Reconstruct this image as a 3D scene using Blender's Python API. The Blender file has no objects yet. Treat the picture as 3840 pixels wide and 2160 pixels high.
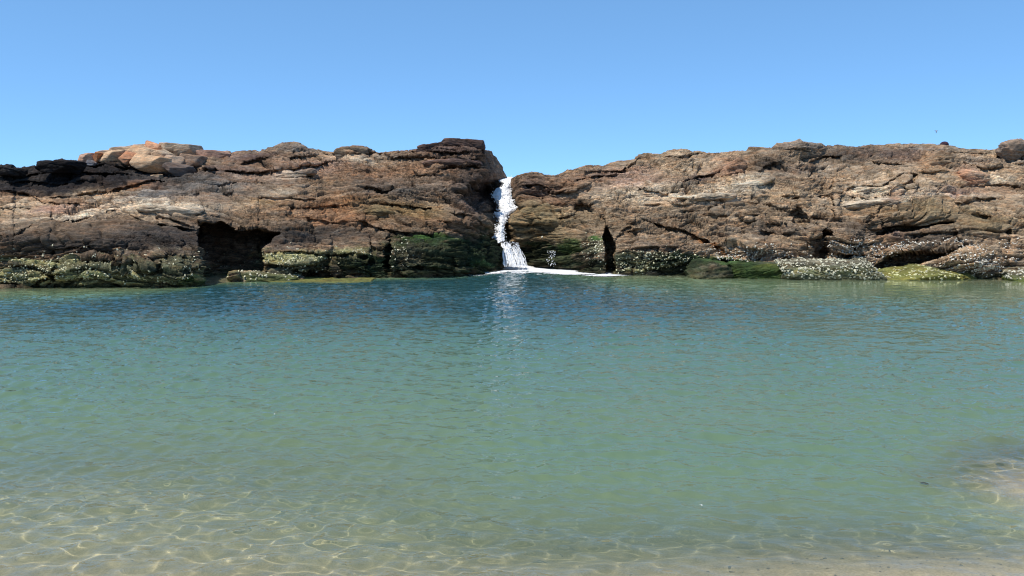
import bpy, math, random
import numpy as np
from mathutils import Vector, Matrix

random.seed(7)
RNG = np.random.default_rng(7)
scene = bpy.context.scene

# ------------------------------------------------------------------ camera
CAM_H = 1.7
FPX = 2880.0                       # focal length in pixels of a 3840 wide frame
PITCH = math.atan(280.0 / FPX)     # horizon 280 px above the centre row
cam_data = bpy.data.cameras.new("camera")
cam_data.sensor_width = 36.0
cam_data.lens = 36.0 * FPX / 3840.0
cam_data.clip_start = 0.05
cam_data.clip_end = 6000.0
cam = bpy.data.objects.new("camera", cam_data)
scene.collection.objects.link(cam)
cam.location = (0, 0, CAM_H)
cam.rotation_euler = (math.radians(90) - PITCH, 0, 0)
scene.camera = cam

# ------------------------------------------------------------------ light
SUN_DIR = Vector((-0.38, -0.32, 1.08)).normalized()     # towards the sun
SUN_EL = math.asin(SUN_DIR.z)
SUN_AZ = math.atan2(SUN_DIR.x, SUN_DIR.y)               # clockwise from +Y
world = bpy.data.worlds.new("World")
scene.world = world
world.use_nodes = True
wn = world.node_tree
for n in list(wn.nodes):
    wn.nodes.remove(n)
w_out = wn.nodes.new("ShaderNodeOutputWorld")
w_bg = wn.nodes.new("ShaderNodeBackground")
w_sky = wn.nodes.new("ShaderNodeTexSky")
w_sky.sky_type = 'NISHITA'
w_sky.sun_disc = False
w_sky.sun_elevation = SUN_EL
w_sky.sun_rotation = SUN_AZ
w_sky.altitude = 0
w_sky.air_density = 0.4
w_sky.dust_density = 0.0
w_sky.ozone_density = 3.0
w_tint = wn.nodes.new("ShaderNodeGamma")          # soft camera tone curve of the sky
w_tint.inputs['Gamma'].default_value = 0.50
w_bg.inputs['Strength'].default_value = 0.10
wn.links.new(w_sky.outputs['Color'], w_tint.inputs['Color'])
w_wb = wn.nodes.new("ShaderNodeVectorMath"); w_wb.operation = 'MULTIPLY'       # camera white balance of the sky
w_wb.inputs[1].default_value = (2.10, 3.55, 4.85)
wn.links.new(w_tint.outputs['Color'], w_wb.inputs[0])
wn.links.new(w_wb.outputs[0], w_bg.inputs['Color'])
wn.links.new(w_bg.outputs['Background'], w_out.inputs['Surface'])

sun_data = bpy.data.lights.new("sun", 'SUN')
sun_data.energy = 5.0
sun_data.angle = math.radians(0.53)
sun_data.color = (1.0, 0.93, 0.82)
sun = bpy.data.objects.new("sun", sun_data)
scene.collection.objects.link(sun)
sun.location = (-12, -6, 20)
sun.rotation_euler = SUN_DIR.to_track_quat('Z', 'Y').to_euler()

scene.view_settings.view_transform = 'Standard'
scene.view_settings.look = 'None'
scene.view_settings.exposure = 0.0
scene.view_settings.gamma = 1.0
scene.view_settings.use_curve_mapping = False
scene.render.engine = 'CYCLES'
scene.cycles.use_denoising = True
scene.cycles.filter_width = 1.1
scene.cycles.max_bounces = 8
scene.cycles.transparent_max_bounces = 12

# ------------------------------------------------------------------ helpers
COL = scene.collection


def tag(o, label=None, cat=None, group=None, kind=None):
    if label: o['label'] = label
    if cat: o['category'] = cat
    if group: o['group'] = group
    if kind: o['kind'] = kind
    return o


def at(px, py, D):
    """point at forward distance D (world +Y) seen at pixel px, py of the photograph"""
    px = np.asarray(px, float); py = np.asarray(py, float); D = np.asarray(D, float)
    u = (px - 1920.0) / FPX
    v = (1080.0 - py) / FPX
    c, s = math.cos(PITCH), math.sin(PITCH)
    dy = c + v * s
    dz = -s + v * c
    return np.stack([u / dy * D, D + 0 * u, CAM_H + dz / dy * D], axis=-1)


def proj(P):
    c, s = math.cos(PITCH), math.sin(PITCH)
    x, y, z = P[..., 0], P[..., 1], P[..., 2] - CAM_H
    f = y * c - z * s
    return 1920 + FPX * x / f, 1080 - FPX * (y * s + z * c) / f


def smooth(e0, e1, x):
    t = np.clip((x - e0) / (e1 - e0), 0, 1)
    return t * t * (3 - 2 * t)


def mesh_grid(name, P, mat, parent=None, shade=True):
    """P (rows, cols, 3) -> one mesh of quads"""
    r, c = P.shape[:2]
    idx = np.arange(r * c, dtype=np.int32).reshape(r, c)
    q = np.stack([idx[:-1, :-1], idx[:-1, 1:], idx[1:, 1:], idx[1:, :-1]], -1).reshape(-1, 4)
    return mesh_np(name, P.reshape(-1, 3), q, mat, parent, shade)


def mesh_np(name, V, F, mat, parent=None, shade=True):
    me = bpy.data.meshes.new(name)
    V = np.ascontiguousarray(V, dtype=np.float32)
    F = np.ascontiguousarray(F, dtype=np.int32)
    n, k = F.shape
    me.vertices.add(len(V)); me.vertices.foreach_set("co", V.ravel())
    me.loops.add(n * k); me.loops.foreach_set("vertex_index", F.ravel())
    me.polygons.add(n)
    me.polygons.foreach_set("loop_start", np.arange(0, n * k, k, dtype=np.int32))
    me.update(calc_edges=True)
    if shade:
        me.polygons.foreach_set("use_smooth", np.ones(n, dtype=bool))
    me.materials.append(mat)
    o = bpy.data.objects.new(name, me)
    COL.objects.link(o)
    if parent: o.parent = parent
    return o


def set_color(o, C, name="tone"):
    a = o.data.color_attributes.new(name, 'FLOAT_COLOR', 'POINT')
    C = np.asarray(C, np.float32).reshape(-1, 3)
    a.data.foreach_set("color", np.concatenate([C, np.ones((len(C), 1), np.float32)], 1).ravel())


def set_float(o, X, name):
    a = o.data.attributes.new(name, 'FLOAT', 'POINT')
    a.data.foreach_set("value", np.ascontiguousarray(X, np.float32).ravel())


# --- noise in numpy
def _h(ix, iy, iz, seed=0):
    h = (ix.astype(np.int64) * 374761393 + iy.astype(np.int64) * 668265263 + iz.astype(np.int64) * 2147483647 + seed * 974711)
    h = (h ^ (h >> 13)) * 1274126177
    h = h & 0xFFFFFFFF
    h = ((h ^ (h >> 15)) * 2246822519) & 0xFFFFFFFF
    return ((h ^ (h >> 13)) & 0xFFFFFF) / float(0xFFFFFF)


def vnoise(x, y, z, seed=0):
    """gradient noise in about -1..1"""
    x0, y0, z0 = np.floor(x), np.floor(y), np.floor(z)
    fx, fy, fz = x - x0, y - y0, z - z0
    ux, uy, uz = [f * f * f * (f * (f * 6 - 15) + 10) for f in (fx, fy, fz)]
    out = 0
    for dx in (0, 1):
        wx = ux if dx else 1 - ux
        for dy in (0, 1):
            wy = uy if dy else 1 - uy
            for dz in (0, 1):
                wz = uz if dz else 1 - uz
                a = _h(x0 + dx, y0 + dy, z0 + dz, seed) * 6.2831853
                b = _h(x0 + dx, y0 + dy, z0 + dz, seed + 77) * 2 - 1
                s = np.sqrt(1 - b * b)
                g = s * np.cos(a) * (fx - dx) + s * np.sin(a) * (fy - dy) + b * (fz - dz)
                out = out + wx * wy * wz * g
    return out * 1.6


def fbm(x, y, z, oct=4, seed=0, gain=0.5, ridged=False):
    out = 0; a = 1.0; tot = 0
    for i in range(oct):
        n = vnoise(x, y, z, seed + i * 13)
        if ridged: n = 1 - 2 * np.abs(n)
        out = out + a * n; tot += a
        a *= gain; x, y, z = x * 2.03 + 5.1, y * 2.03 + 3.3, z * 2.03 + 8.7
    return out / tot


def voro(x, y, seed=0):
    """2D cells: F2-F1, cell random values (2), offset from the cell centre"""
    ix, iy = np.floor(x), np.floor(y)
    f1 = np.full(x.shape, 9.0); f2 = np.full(x.shape, 9.0)
    r1 = np.zeros_like(x); r2 = np.zeros_like(x); ox = np.zeros_like(x); oy = np.zeros_like(x)
    z = np.zeros_like(ix)
    for dx in (-1, 0, 1):
        for dy in (-1, 0, 1):
            cx, cy = ix + dx, iy + dy
            a = _h(cx, cy, z, seed); b = _h(cx, cy, z, seed + 5)
            vx, vy = x - (cx + a), y - (cy + b)
            d = np.sqrt(vx * vx + vy * vy)
            m = d < f1
            f2 = np.where(m, f1, np.minimum(f2, d))
            f1 = np.where(m, d, f1)
            r1 = np.where(m, _h(cx, cy, z, seed + 11), r1)
            r2 = np.where(m, _h(cx, cy, z, seed + 17), r2)
            ox = np.where(m, vx, ox); oy = np.where(m, vy, oy)
    return f2 - f1, r1 * 2 - 1, r2 * 2 - 1, ox, oy


# --- node material helper
def new_mat(name):
    m = bpy.data.materials.new(name)
    m.use_nodes = True
    nt = m.node_tree
    for n in list(nt.nodes): nt.nodes.remove(n)
    out = nt.nodes.new("ShaderNodeOutputMaterial")
    return m, nt, out


def nd(nt, typ, **kw):
    n = nt.nodes.new(typ)
    for k, v in kw.items():
        if k.startswith('_'): setattr(n, k[1:], v)
        else: n.inputs[k.replace('__', ' ')].default_value = v
    return n


def mathn(nt, op, a, b=None, c=None):
    n = nt.nodes.new("ShaderNodeMath"); n.operation = op
    for i, v in enumerate((a, b, c)):
        if v is None: continue
        if isinstance(v, (int, float)): n.inputs[i].default_value = v
        else: nt.links.new(v, n.inputs[i])
    return n.outputs[0]


def ramp(nt, fac, stops):
    r = nt.nodes.new("ShaderNodeValToRGB")
    e = r.color_ramp.elements
    while len(e) > 1: e.remove(e[-1])
    e[0].position, e[0].color = stops[0][0], (*stops[0][1], 1)
    for p, c in stops[1:]:
        k = e.new(p); k.color = (*c, 1)
    nt.links.new(fac, r.inputs['Fac'])
    return r.outputs['Color']


# ------------------------------------------------------------------ materials
def rock_material(name, bump=0.5, rough=0.86):
    m, nt, out = new_mat(name)
    L = nt.links
    att = nd(nt, "ShaderNodeAttribute", _attribute_name="tone")
    geo = nd(nt, "ShaderNodeNewGeometry")
    mp = nd(nt, "ShaderNodeMapping"); mp.inputs['Scale'].default_value = (0.8, 0.8, 3.0)
    L.new(geo.outputs['Position'], mp.inputs['Vector'])
    n1 = nd(nt, "ShaderNodeTexNoise", Scale=9.0, Detail=8.0, Roughness=0.7)
    n2 = nd(nt, "ShaderNodeTexNoise", Scale=27.0, Detail=6.0, Roughness=0.75)
    n3 = nd(nt, "ShaderNodeTexNoise", Scale=3.1, Detail=6.0, Roughness=0.65)
    for n in (n1, n2, n3): L.new(mp.outputs['Vector'], n.inputs['Vector'])
    f1 = ramp(nt, n1.outputs['Fac'], [(0.34, (0.26,) * 3), (0.47, (0.92, 0.92, 0.92)), (0.66, (1.9, 1.8, 1.62))])
    f2 = ramp(nt, n2.outputs['Fac'], [(0.33, (0.38,) * 3), (0.48, (1.0,) * 3), (0.68, (1.75, 1.7, 1.6))])
    f3 = ramp(nt, n3.outputs['Fac'], [(0.3, (1.12, 0.92, 0.78)), (0.5, (1.0, 1.0, 1.0)), (0.7, (0.88, 0.98, 1.08))])
    c = att.outputs['Color']
    brk = nd(nt, "ShaderNodeAttribute", _attribute_name="broken")
    amt = mathn(nt, 'ADD', 0.52, mathn(nt, 'MULTIPLY', brk.outputs['Fac'], 0.48))
    ff = []
    for f in (f1, f2):
        mxr = nt.nodes.new("ShaderNodeMix"); mxr.data_type = 'RGBA'
        mxr.inputs[6].default_value = (1, 1, 1, 1)
        L.new(amt, mxr.inputs[0]); L.new(f, mxr.inputs[7]); ff.append(mxr.outputs[2])
    for f in ff + [f3]:
        mx = nt.nodes.new("ShaderNodeVectorMath"); mx.operation = 'MULTIPLY'
        L.new(c, mx.inputs[0]); L.new(f, mx.inputs[1]); c = mx.outputs[0]
    bs = nd(nt, "ShaderNodeBsdfPrincipled", Roughness=rough)
    bs.inputs['Specular IOR Level'].default_value = 0.10
    L.new(c, bs.inputs['Base Color'])
    wet = nd(nt, "ShaderNodeAttribute", _attribute_name="wet")
    L.new(mathn(nt, 'SUBTRACT', rough, mathn(nt, 'MULTIPLY', wet.outputs['Fac'], 0.42)), bs.inputs['Roughness'])
    b1 = nd(nt, "ShaderNodeBump", Strength=bump, Distance=0.09)
    hsum = mathn(nt, 'ADD', n1.outputs['Fac'], mathn(nt, 'MULTIPLY', n2.outputs['Fac'], 0.35))
    L.new(hsum, b1.inputs['Height']); L.new(b1.outputs['Normal'], bs.inputs['Normal'])
    L.new(bs.outputs['BSDF'], out.inputs['Surface'])
    return m


M_ROCK = rock_material("weathered_rock", 1.0)
M_BOULDER = rock_material("boulder_rock", 0.45)


def tone_material(name, rough=0.6, spread=0.3):
    m, nt, out = new_mat(name)
    L = nt.links
    att = nd(nt, "ShaderNodeAttribute", _attribute_name="tone")
    n = nd(nt, "ShaderNodeTexNoise", Scale=60.0, Detail=3.0)
    geo = nd(nt, "ShaderNodeNewGeometry"); L.new(geo.outputs['Position'], n.inputs['Vector'])
    f = ramp(nt, n.outputs['Fac'], [(0.3, (1 - spread,) * 3), (0.7, (1 + spread,) * 3)])
    mx = nt.nodes.new("ShaderNodeVectorMath"); mx.operation = 'MULTIPLY'
    L.new(att.outputs['Color'], mx.inputs[0]); L.new(f, mx.inputs[1])
    bs = nd(nt, "ShaderNodeBsdfPrincipled", Roughness=rough)
    L.new(mx.outputs[0], bs.inputs['Base Color'])
    L.new(bs.outputs['BSDF'], out.inputs['Surface'])
    return m


M_SHELL = tone_material("oyster_shell", 0.55, 0.25)
M_WEED = tone_material("green_weed", 0.6, 0.4)


def sand_material():
    m, nt, out = new_mat("sand")
    L = nt.links
    geo = nd(nt, "ShaderNodeNewGeometry")
    n1 = nd(nt, "ShaderNodeTexNoise", Scale=1.3, Detail=5.0, Roughness=0.6)
    n2 = nd(nt, "ShaderNodeTexNoise", Scale=55.0, Detail=4.0, Roughness=0.7)
    n3 = nd(nt, "ShaderNodeTexVoronoi", Scale=26.0)
    for n in (n1, n2, n3): L.new(geo.outputs['Position'], n.inputs['Vector'])
    c1 = ramp(nt, n1.outputs['Fac'], [(0.3, (0.50, 0.40, 0.27)), (0.7, (0.60, 0.50, 0.35))])
    c2 = ramp(nt, n2.outputs['Fac'], [(0.3, (0.72,) * 3), (0.7, (1.18,) * 3)])
    c3 = ramp(nt, n3.outputs['Distance'], [(0.0, (0.70, 0.66, 0.62)), (0.16, (1, 1, 1))])
    c = c1
    for f in (c2, c3):
        mx = nt.nodes.new("ShaderNodeVectorMath"); mx.operation = 'MULTIPLY'
        L.new(c, mx.inputs[0]); L.new(f, mx.inputs[1]); c = mx.outputs[0]
    bs = nd(nt, "ShaderNodeBsdfPrincipled", Roughness=0.8)
    L.new(c, bs.inputs['Base Color'])
    b1 = nd(nt, "ShaderNodeBump", Strength=0.4, Distance=0.02)
    L.new(n2.outputs['Fac'], b1.inputs['Height']); L.new(b1.outputs['Normal'], bs.inputs['Normal'])
    L.new(bs.outputs['BSDF'], out.inputs['Surface'])
    return m


def water_material(name="pool_water", sea=False):
    m, nt, out = new_mat(name)
    L = nt.links
    geo = nd(nt, "ShaderNodeNewGeometry")
    mp = nd(nt, "ShaderNodeMapping"); mp.inputs['Scale'].default_value = (0.75, 1.5, 1)
    L.new(geo.outputs['Position'], mp.inputs['Vector'])
    n1 = nd(nt, "ShaderNodeTexNoise", Scale=9.0, Detail=3.0, Roughness=0.55)
    L.new(mp.outputs['Vector'], n1.inputs['Vector'])
    calm = nd(nt, "ShaderNodeAttribute", _attribute_name="chop")
    b = nd(nt, "ShaderNodeBump", Distance=0.022)
    L.new(n1.outputs['Fac'], b.inputs['Height'])
    if sea: b.inputs['Strength'].default_value = 1.0
    else: L.new(mathn(nt, 'MULTIPLY', calm.outputs['Fac'], 0.8), b.inputs['Strength'])
    gl = nd(nt, "ShaderNodeBsdfGlossy", Roughness=0.03)
    gl.inputs['Color'].default_value = (1, 1, 1, 1)
    fr = nd(nt, "ShaderNodeFresnel", IOR=1.33)
    L.new(b.outputs['Normal'], gl.inputs['Normal']); L.new(b.outputs['Normal'], fr.inputs['Normal'])
    # body of the water: silty green scattering plus a clear tinted part that shows the bed
    df = nd(nt, "ShaderNodeBsdfDiffuse")
    tr = nd(nt, "ShaderNodeBsdfRefraction", IOR=1.33, Roughness=0.0)
    dep = nd(nt, "ShaderNodeAttribute", _attribute_name="depth")
    if sea:
        df.inputs['Color'].default_value = (0.02, 0.09, 0.11, 1)
        body = df.outputs[0]
    else:
        dc = ramp(nt, mathn(nt, 'DIVIDE', dep.outputs['Fac'], 3.0),
                  [(0.0, (0.27, 0.30, 0.18)), (0.12, (0.185, 0.235, 0.135)), (0.25, (0.143, 0.213, 0.118)), (0.38, (0.087, 0.163, 0.11)), (0.52, (0.022, 0.075, 0.085))])
        L.new(dc, df.inputs['Color'])
        tc = ramp(nt, mathn(nt, 'DIVIDE', dep.outputs['Fac'], 3.0),
                  [(0.0, (1.0, 1.0, 0.98)), (0.15, (0.84, 0.95, 0.84)), (0.5, (0.4, 0.75, 0.7)), (1.0, (0.2, 0.5, 0.5))])
        L.new(tc, tr.inputs['Color'])
        murk = mathn(nt, 'SUBTRACT', 1.0, mathn(nt, 'POWER', 2.718, mathn(nt, 'MULTIPLY', dep.outputs['Fac'], -1.9)))
        mb = nt.nodes.new("ShaderNodeMixShader")
        L.new(murk, mb.inputs[0]); L.new(tr.outputs[0], mb.inputs[1]); L.new(df.outputs[0], mb.inputs[2])
        body = mb.outputs[0]
    ms = nt.nodes.new("ShaderNodeMixShader")
    L.new(fr.outputs[0], ms.inputs[0]); L.new(body, ms.inputs[1]); L.new(gl.outputs[0], ms.inputs[2])
    L.new(ms.outputs[0], out.inputs['Surface'])
    return m


def foam_material():
    m, nt, out = new_mat("white_water")
    L = nt.links
    geo = nd(nt, "ShaderNodeNewGeometry")
    mp = nd(nt, "ShaderNodeMapping"); mp.inputs['Scale'].default_value = (1.6, 1, 0.6)
    L.new(geo.outputs['Position'], mp.inputs['Vector'])
    n = nd(nt, "ShaderNodeTexNoise", Scale=14.0, Detail=5.0, Roughness=0.65)
    L.new(mp.outputs['Vector'], n.inputs['Vector'])
    c = ramp(nt, n.outputs['Fac'], [(0.32, (0.70, 0.72, 0.74)), (0.55, (0.82, 0.83, 0.84))])
    bs = nd(nt, "ShaderNodeBsdfPrincipled", Roughness=0.5)
    bs.inputs['Subsurface Weight'].default_value = 0.25
    bs.inputs['Subsurface Radius'].default_value = (0.05, 0.05, 0.05)
    L.new(c, bs.inputs['Base Color'])
    b = nd(nt, "ShaderNodeBump", Strength=0.5, Distance=0.03)
    L.new(n.outputs['Fac'], b.inputs['Height']); L.new(b.outputs['Normal'], bs.inputs['Normal'])
    L.new(bs.outputs['BSDF'], out.inputs['Surface'])
    return m


def plain_material(name, col, rough=0.7):
    m, nt, out = new_mat(name)
    bs = nd(nt, "ShaderNodeBsdfPrincipled", Roughness=rough)
    n = nd(nt, "ShaderNodeTexNoise", Scale=30.0, Detail=3.0)
    c = ramp(nt, n.outputs['Fac'], [(0.3, tuple(v * 0.75 for v in col)), (0.7, tuple(min(1, v * 1.2) for v in col))])
    nt.links.new(c, bs.inputs['Base Color'])
    nt.links.new(bs.outputs['BSDF'], out.inputs['Surface'])
    return m


M_SAND = sand_material()
M_WATER = water_material()
M_SEA = water_material("sea_water", True)
M_FOAM = foam_material()


# ------------------------------------------------------------------ the pool bed and water
SHORE_PX = np.array([-1500, 0, 400, 745, 870, 1060, 1250, 1461, 1700, 1860, 1925, 2000, 2290, 2740, 3300, 3840, 5500])
SHORE_PY = np.array([1090, 1080, 1077, 1072, 1056, 1050, 1044, 1041, 1036, 1020, 1002, 1004, 1030, 1034, 1040, 1046, 1060])


def shore_y(x):
    """distance of the far waterline at world x"""
    P = []
    for a, b in zip(SHORE_PX, SHORE_PY):
        v = (1080.0 - b) / FPX; c, s = math.cos(PITCH), math.sin(PITCH)
        D = -CAM_H / ((-s + v * c) / (c + v * s))
        P.append(((a - 1920) / FPX / (c + v * s) * D, D))
    P = np.array(P)
    return np.interp(x, P[:, 0], P[:, 1])


def bed_z(x, y):
    d = np.interp(y, [-30, -4, 1.5, 2.7, 3.4, 4.2, 5.2, 7, 10, 14, 30], [3.5, 1.2, 0.22, 0.00, -0.13, -0.34, -0.62, -0.90, -1.18, -1.6, -1.7])
    d = d + 0.64 * smooth(2.45, 3.5, x + 0.25 * np.sin(y * 3)) * np.exp(-((y - 5.0) / 0.8) ** 4)
    d = d + 0.20 * np.exp(-((x + 2.6) / 1.7) ** 2 - ((y - 5.0) / 1.0) ** 2)
    d = d + 0.10 * smooth(-0.5, 2.5, x) * np.exp(-((y - 3.6) / 0.5) ** 2)
    d = d - 0.20 * smooth(-1.0, 0.4, x) * np.exp(-((y - 5.0) / 1.0) ** 4)
    # shallower rocky apron along the far shore
    s = shore_y(x) - y
    ap = np.interp(x, [-20, -9, -7, -4, 0, 2, 6, 12, 20], [2.2, 1.8, 0.6, 0.5, 0.5, 2.2, 4.5, 7.0, 7.0])
    k = np.exp(-np.maximum(s, 0) / ap)
    d = np.where(y > 9, d * (1 - k) - 0.12 * k, d)
    d = np.where(y > 3.2, np.minimum(d, -0.07), d)
    d = d + 0.03 * vnoise(x * 0.7, y * 0.7, x * 0, 3) * np.clip(-d * 3, 0.1, 1)
    return d


yy = np.concatenate([np.linspace(-30, 1.5, 24), 1.5 + np.geomspace(0.02, 34, 230)])
uu = np.linspace(-1, 1, 260)
uu = np.sign(uu) * np.abs(uu) ** 1.6
X, Y = np.meshgrid(uu * 60, yy)
Pb = np.stack([X, Y, bed_z(X, Y)], -1)
bed = mesh_grid("sand_bed", Pb, M_SAND)
tag(bed, kind='structure')


def chop_amount(x, y):
    s = shore_y(x) - y
    c = 1.0 - 0.93 * smooth(3.5, 9, x) * smooth(7.5, 1.5, s) - 0.55 * smooth(-4.5, -8, x) * smooth(2.0, 0.5, s)
    c = c * (0.72 + 0.55 * fbm(x * 0.35, y * 0.22, x * 0, 3, 21))
    c = c * (0.75 + 0.25 * smooth(3.5, 6, y))
    c = c * (1 - 0.45 * smooth(-0.6, 0.6, x) * smooth(4.6, 3.8, y))
    c = c + 0.9 * np.exp(-((x - 0.2) / 1.5) ** 2 - ((y - 22.0) / 1.8) ** 2)
    return np.clip(c, 0.04, 1.4)


ny, nx = 620, 820
yr = 2.3 * (28.0 / 2.3) ** (np.arange(ny) / (ny - 1))
u = np.linspace(-1, 1, nx)
X = u[None, :] * (0.86 * yr[:, None] + 2.6) * (1 + 5 * np.clip(np.abs(u[None, :]) - 0.93, 0, 1) / 0.07 * np.clip(6 / yr[:, None], 0, 1))
Y = np.repeat(yr[:, None], nx, 1)
Z = np.zeros_like(X); DX = np.zeros_like(X); DY = np.zeros_like(X)
wr = np.random.default_rng(11)
NW = 84
for i in range(NW):
    lam = 0.075 * (0.80 / 0.075) ** ((i + wr.random()) / NW)
    th = wr.normal(0, 0.62) + (0.25 if i % 3 else -0.5)
    k = 2 * math.pi / lam
    kx, ky = k * math.sin(th), k * math.cos(th)
    slope = 0.043 * (1.35 if 0.09 < lam < 0.26 else 0.75 if lam < 0.45 else 0.42)
    a = slope / k
    ph = kx * X + ky * Y + wr.random() * 6.283 + 1.2 * np.sin(0.31 * X + i) + 0.9 * np.sin(0.27 * Y + 2 * i)
    fade = smooth(1.0, 2.4, lam / (0.0036 * Y))      # ripples finer than the mesh are left to the bump
    Z += a * fade * np.cos(ph)
    sn = np.sin(ph) * a * fade * 0.9
    DX -= sn * math.sin(th); DY -= sn * math.cos(th)
ch = chop_amount(X, Y)
Z *= ch; X2 = X + DX * ch; Y2 = Y + DY * ch
water = mesh_grid("pool_water", np.stack([X2, Y2, Z], -1), M_WATER)
set_float(water, np.clip(-bed_z(X, Y), 0.0, 5.0), "depth")
set_float(water, ch, "chop")
tag(water, kind='structure')

water.cycles.is_caustics_caster = True; bed.cycles.is_caustics_receiver = True; sun_data.cycles.is_caustics_light = True
sx = np.linspace(-2500, 2500, 12); sy = np.array([31., 60, 140, 400, 1200, 3000])
SX, SY = np.meshgrid(sx, sy)
sea = mesh_grid("sea", np.stack([SX, SY, SX * 0 - 0.35], -1), M_SEA)
tag(sea, kind='structure')

# ------------------------------------------------------------------ rock outcrops
SKY_L = [(-1500, 640), (-700, 650), (-300, 630), (0, 619), (26, 615), (45, 618), (52, 628), (77, 630), (141, 624), (197, 614), (235, 600), (274, 606), (308, 610), (345, 604),
         (420, 596), (500, 588), (620, 580), (700, 577), (744, 574), (756, 570), (794, 564), (824, 569), (850, 564), (957, 560), (974, 564), (1008, 549),
         (1064, 533), (1098, 531), (1128, 535), (1162, 551), (1222, 567), (1269, 567), (1299, 553), (1322, 545), (1367, 549), (1393, 564),
         (1444, 566), (1473, 561), (1571, 557), (1584, 549), (1614, 543), (1665, 532), (1691, 537), (1704, 531), (1776, 523), (1787, 524),
         (1804, 547), (1811, 563), (1841, 567), (1849, 581), (1862, 586), (1875, 611), (1905, 671)]
SKY_R = [(1918, 671), (1935, 658), (1969, 648), (2012, 646), (2042, 650), (2076, 651), (2106, 644), (2149, 630), (2198, 618), (2241, 618),
         (2258, 622), (2310, 603), (2374, 594), (2395, 575), (2425, 577), (2455, 582), (2485, 577), (2506, 563), (2532, 557), (2562, 562),
         (2592, 571), (2669, 576), (2716, 570), (2750, 566), (2793, 564), (2819, 550), (2844, 545), (2888, 548), (2914, 530), (2965, 528),
         (2999, 519), (3025, 530), (3068, 541), (3094, 551), (3128, 551), (3136, 545), (3209, 549), (3239, 544), (3350, 544), (3457, 541),
         (3529, 543), (3555, 544), (3628, 551), (3653, 556), (3735, 561), (3780, 562), (3840, 560), (4000, 566), (4400, 590), (5500, 640)]


def sd_poly(x, y, poly):
    """signed distance in pixels, positive inside"""
    P = np.array(poly, float)
    d = np.full(x.shape, 1e9); inside = np.zeros(x.shape, bool)
    for i in range(len(P)):
        ax, ay = P[i]; bx, by = P[(i + 1) % len(P)]
        ex, ey = bx - ax, by - ay
        t = np.clip(((x - ax) * ex + (y - ay) * ey) / (ex * ex + ey * ey), 0, 1)
        d = np.minimum(d, np.hypot(x - ax - t * ex, y - ay - t * ey))
        c = ((ay > y) != (by > y)) & (x < ex * (y - ay) / (ey if ey else 1e-9) + ax)
        inside ^= c
    return np.where(inside, d, -d)


def line_dist(x, y, pts):
    """distance in pixels to a polyline, side (positive below it) and position along it"""
    d = np.full(x.shape, 1e9); side = np.zeros(x.shape); al = np.zeros(x.shape)
    n = len(pts) - 1
    for i in range(n):
        ax, ay = pts[i]; bx, by = pts[i + 1]
        ex, ey = bx - ax, by - ay
        t = np.clip(((x - ax) * ex + (y - ay) * ey) / (ex * ex + ey * ey), 0, 1)
        qx, qy = x - ax - t * ex, y - ay - t * ey
        dd = np.hypot(qx, qy)
        m = dd < d
        d = np.where(m, dd, d)
        al = np.where(m, (i + t) / n, al)
        side = np.where(m, np.sign(ex * qy - ey * qx) * (1 if ex >= 0 else -1), side)
    return d, side, al


# recesses: polygon in photo pixels, depth in metres, softness in pixels
RECESS = [
    ([(750, 1100), (748, 960), (744, 860), (760, 838), (800, 845), (830, 834), (880, 868), (910, 866), (965, 858), (1020, 872), (1052, 880),
      (1030, 895), (1012, 912), (984, 930), (980, 960), (984, 1000), (976, 1016), (868, 1022), (866, 1100)], 2.6, 5),
    ([(2146, 790), (2150, 772), (2170, 768), (2190, 764), (2215, 770), (2232, 776), (2224, 800), (2200, 796), (2160, 798)], 0.7, 4),
    ([(2266, 882), (2276, 856), (2290, 882), (2304, 925), (2300, 960), (2312, 1060), (2272, 1060), (2276, 980)], 1.8, 4),
    ([(3283, 862), (3330, 852), (3400, 848), (3440, 850), (3520, 832), (3575, 824), (3580, 838), (3520, 846), (3440, 862), (3385, 872), (3330, 866), (3318, 880), (3290, 884)], 0.9, 4),
    ([(3325, 968), (3400, 956), (3520, 940), (3600, 928), (3640, 930), (3560, 955), (3500, 975), (3430, 1000), (3330, 1020), (3302, 1060), (3288, 1060), (3294, 1000)], 1.5, 5),
    ([(3395, 700), (3425, 655), (3440, 660), (3400, 720), (3380, 722), (3368, 705)], 0.5, 4),
    ([(2845, 648), (2900, 612), (2930, 615), (2935, 632), (2890, 640), (2862, 655)], 0.3, 5),
    ([(1080, 1028), (1100, 1018), (1230, 1024), (1225, 1040), (1100, 1044)], 0.45, 4),
    ([(3050, 900), (3080, 862), (3114, 872), (3096, 960), (3074, 968)], 0.9, 5),
    ([(2975, 800), (2992, 745), (3010, 780), (3034, 845), (3028, 866), (2985, 850)], 0.45, 6),
    ([(3070, 735), (3125, 735), (3110, 752), (3080, 748)], 0.35, 4),
    ([(3050, 605), (3100, 588), (3160, 590), (3150, 604), (3080, 612)], 0.4, 4),
    ([(3760, 600), (3830, 596), (3835, 604), (3770, 608)], 0.3, 3),
    ([(3770, 1025), (3790, 1000), (3792, 1045), (3772, 1045)], 0.5, 4),
]
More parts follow.
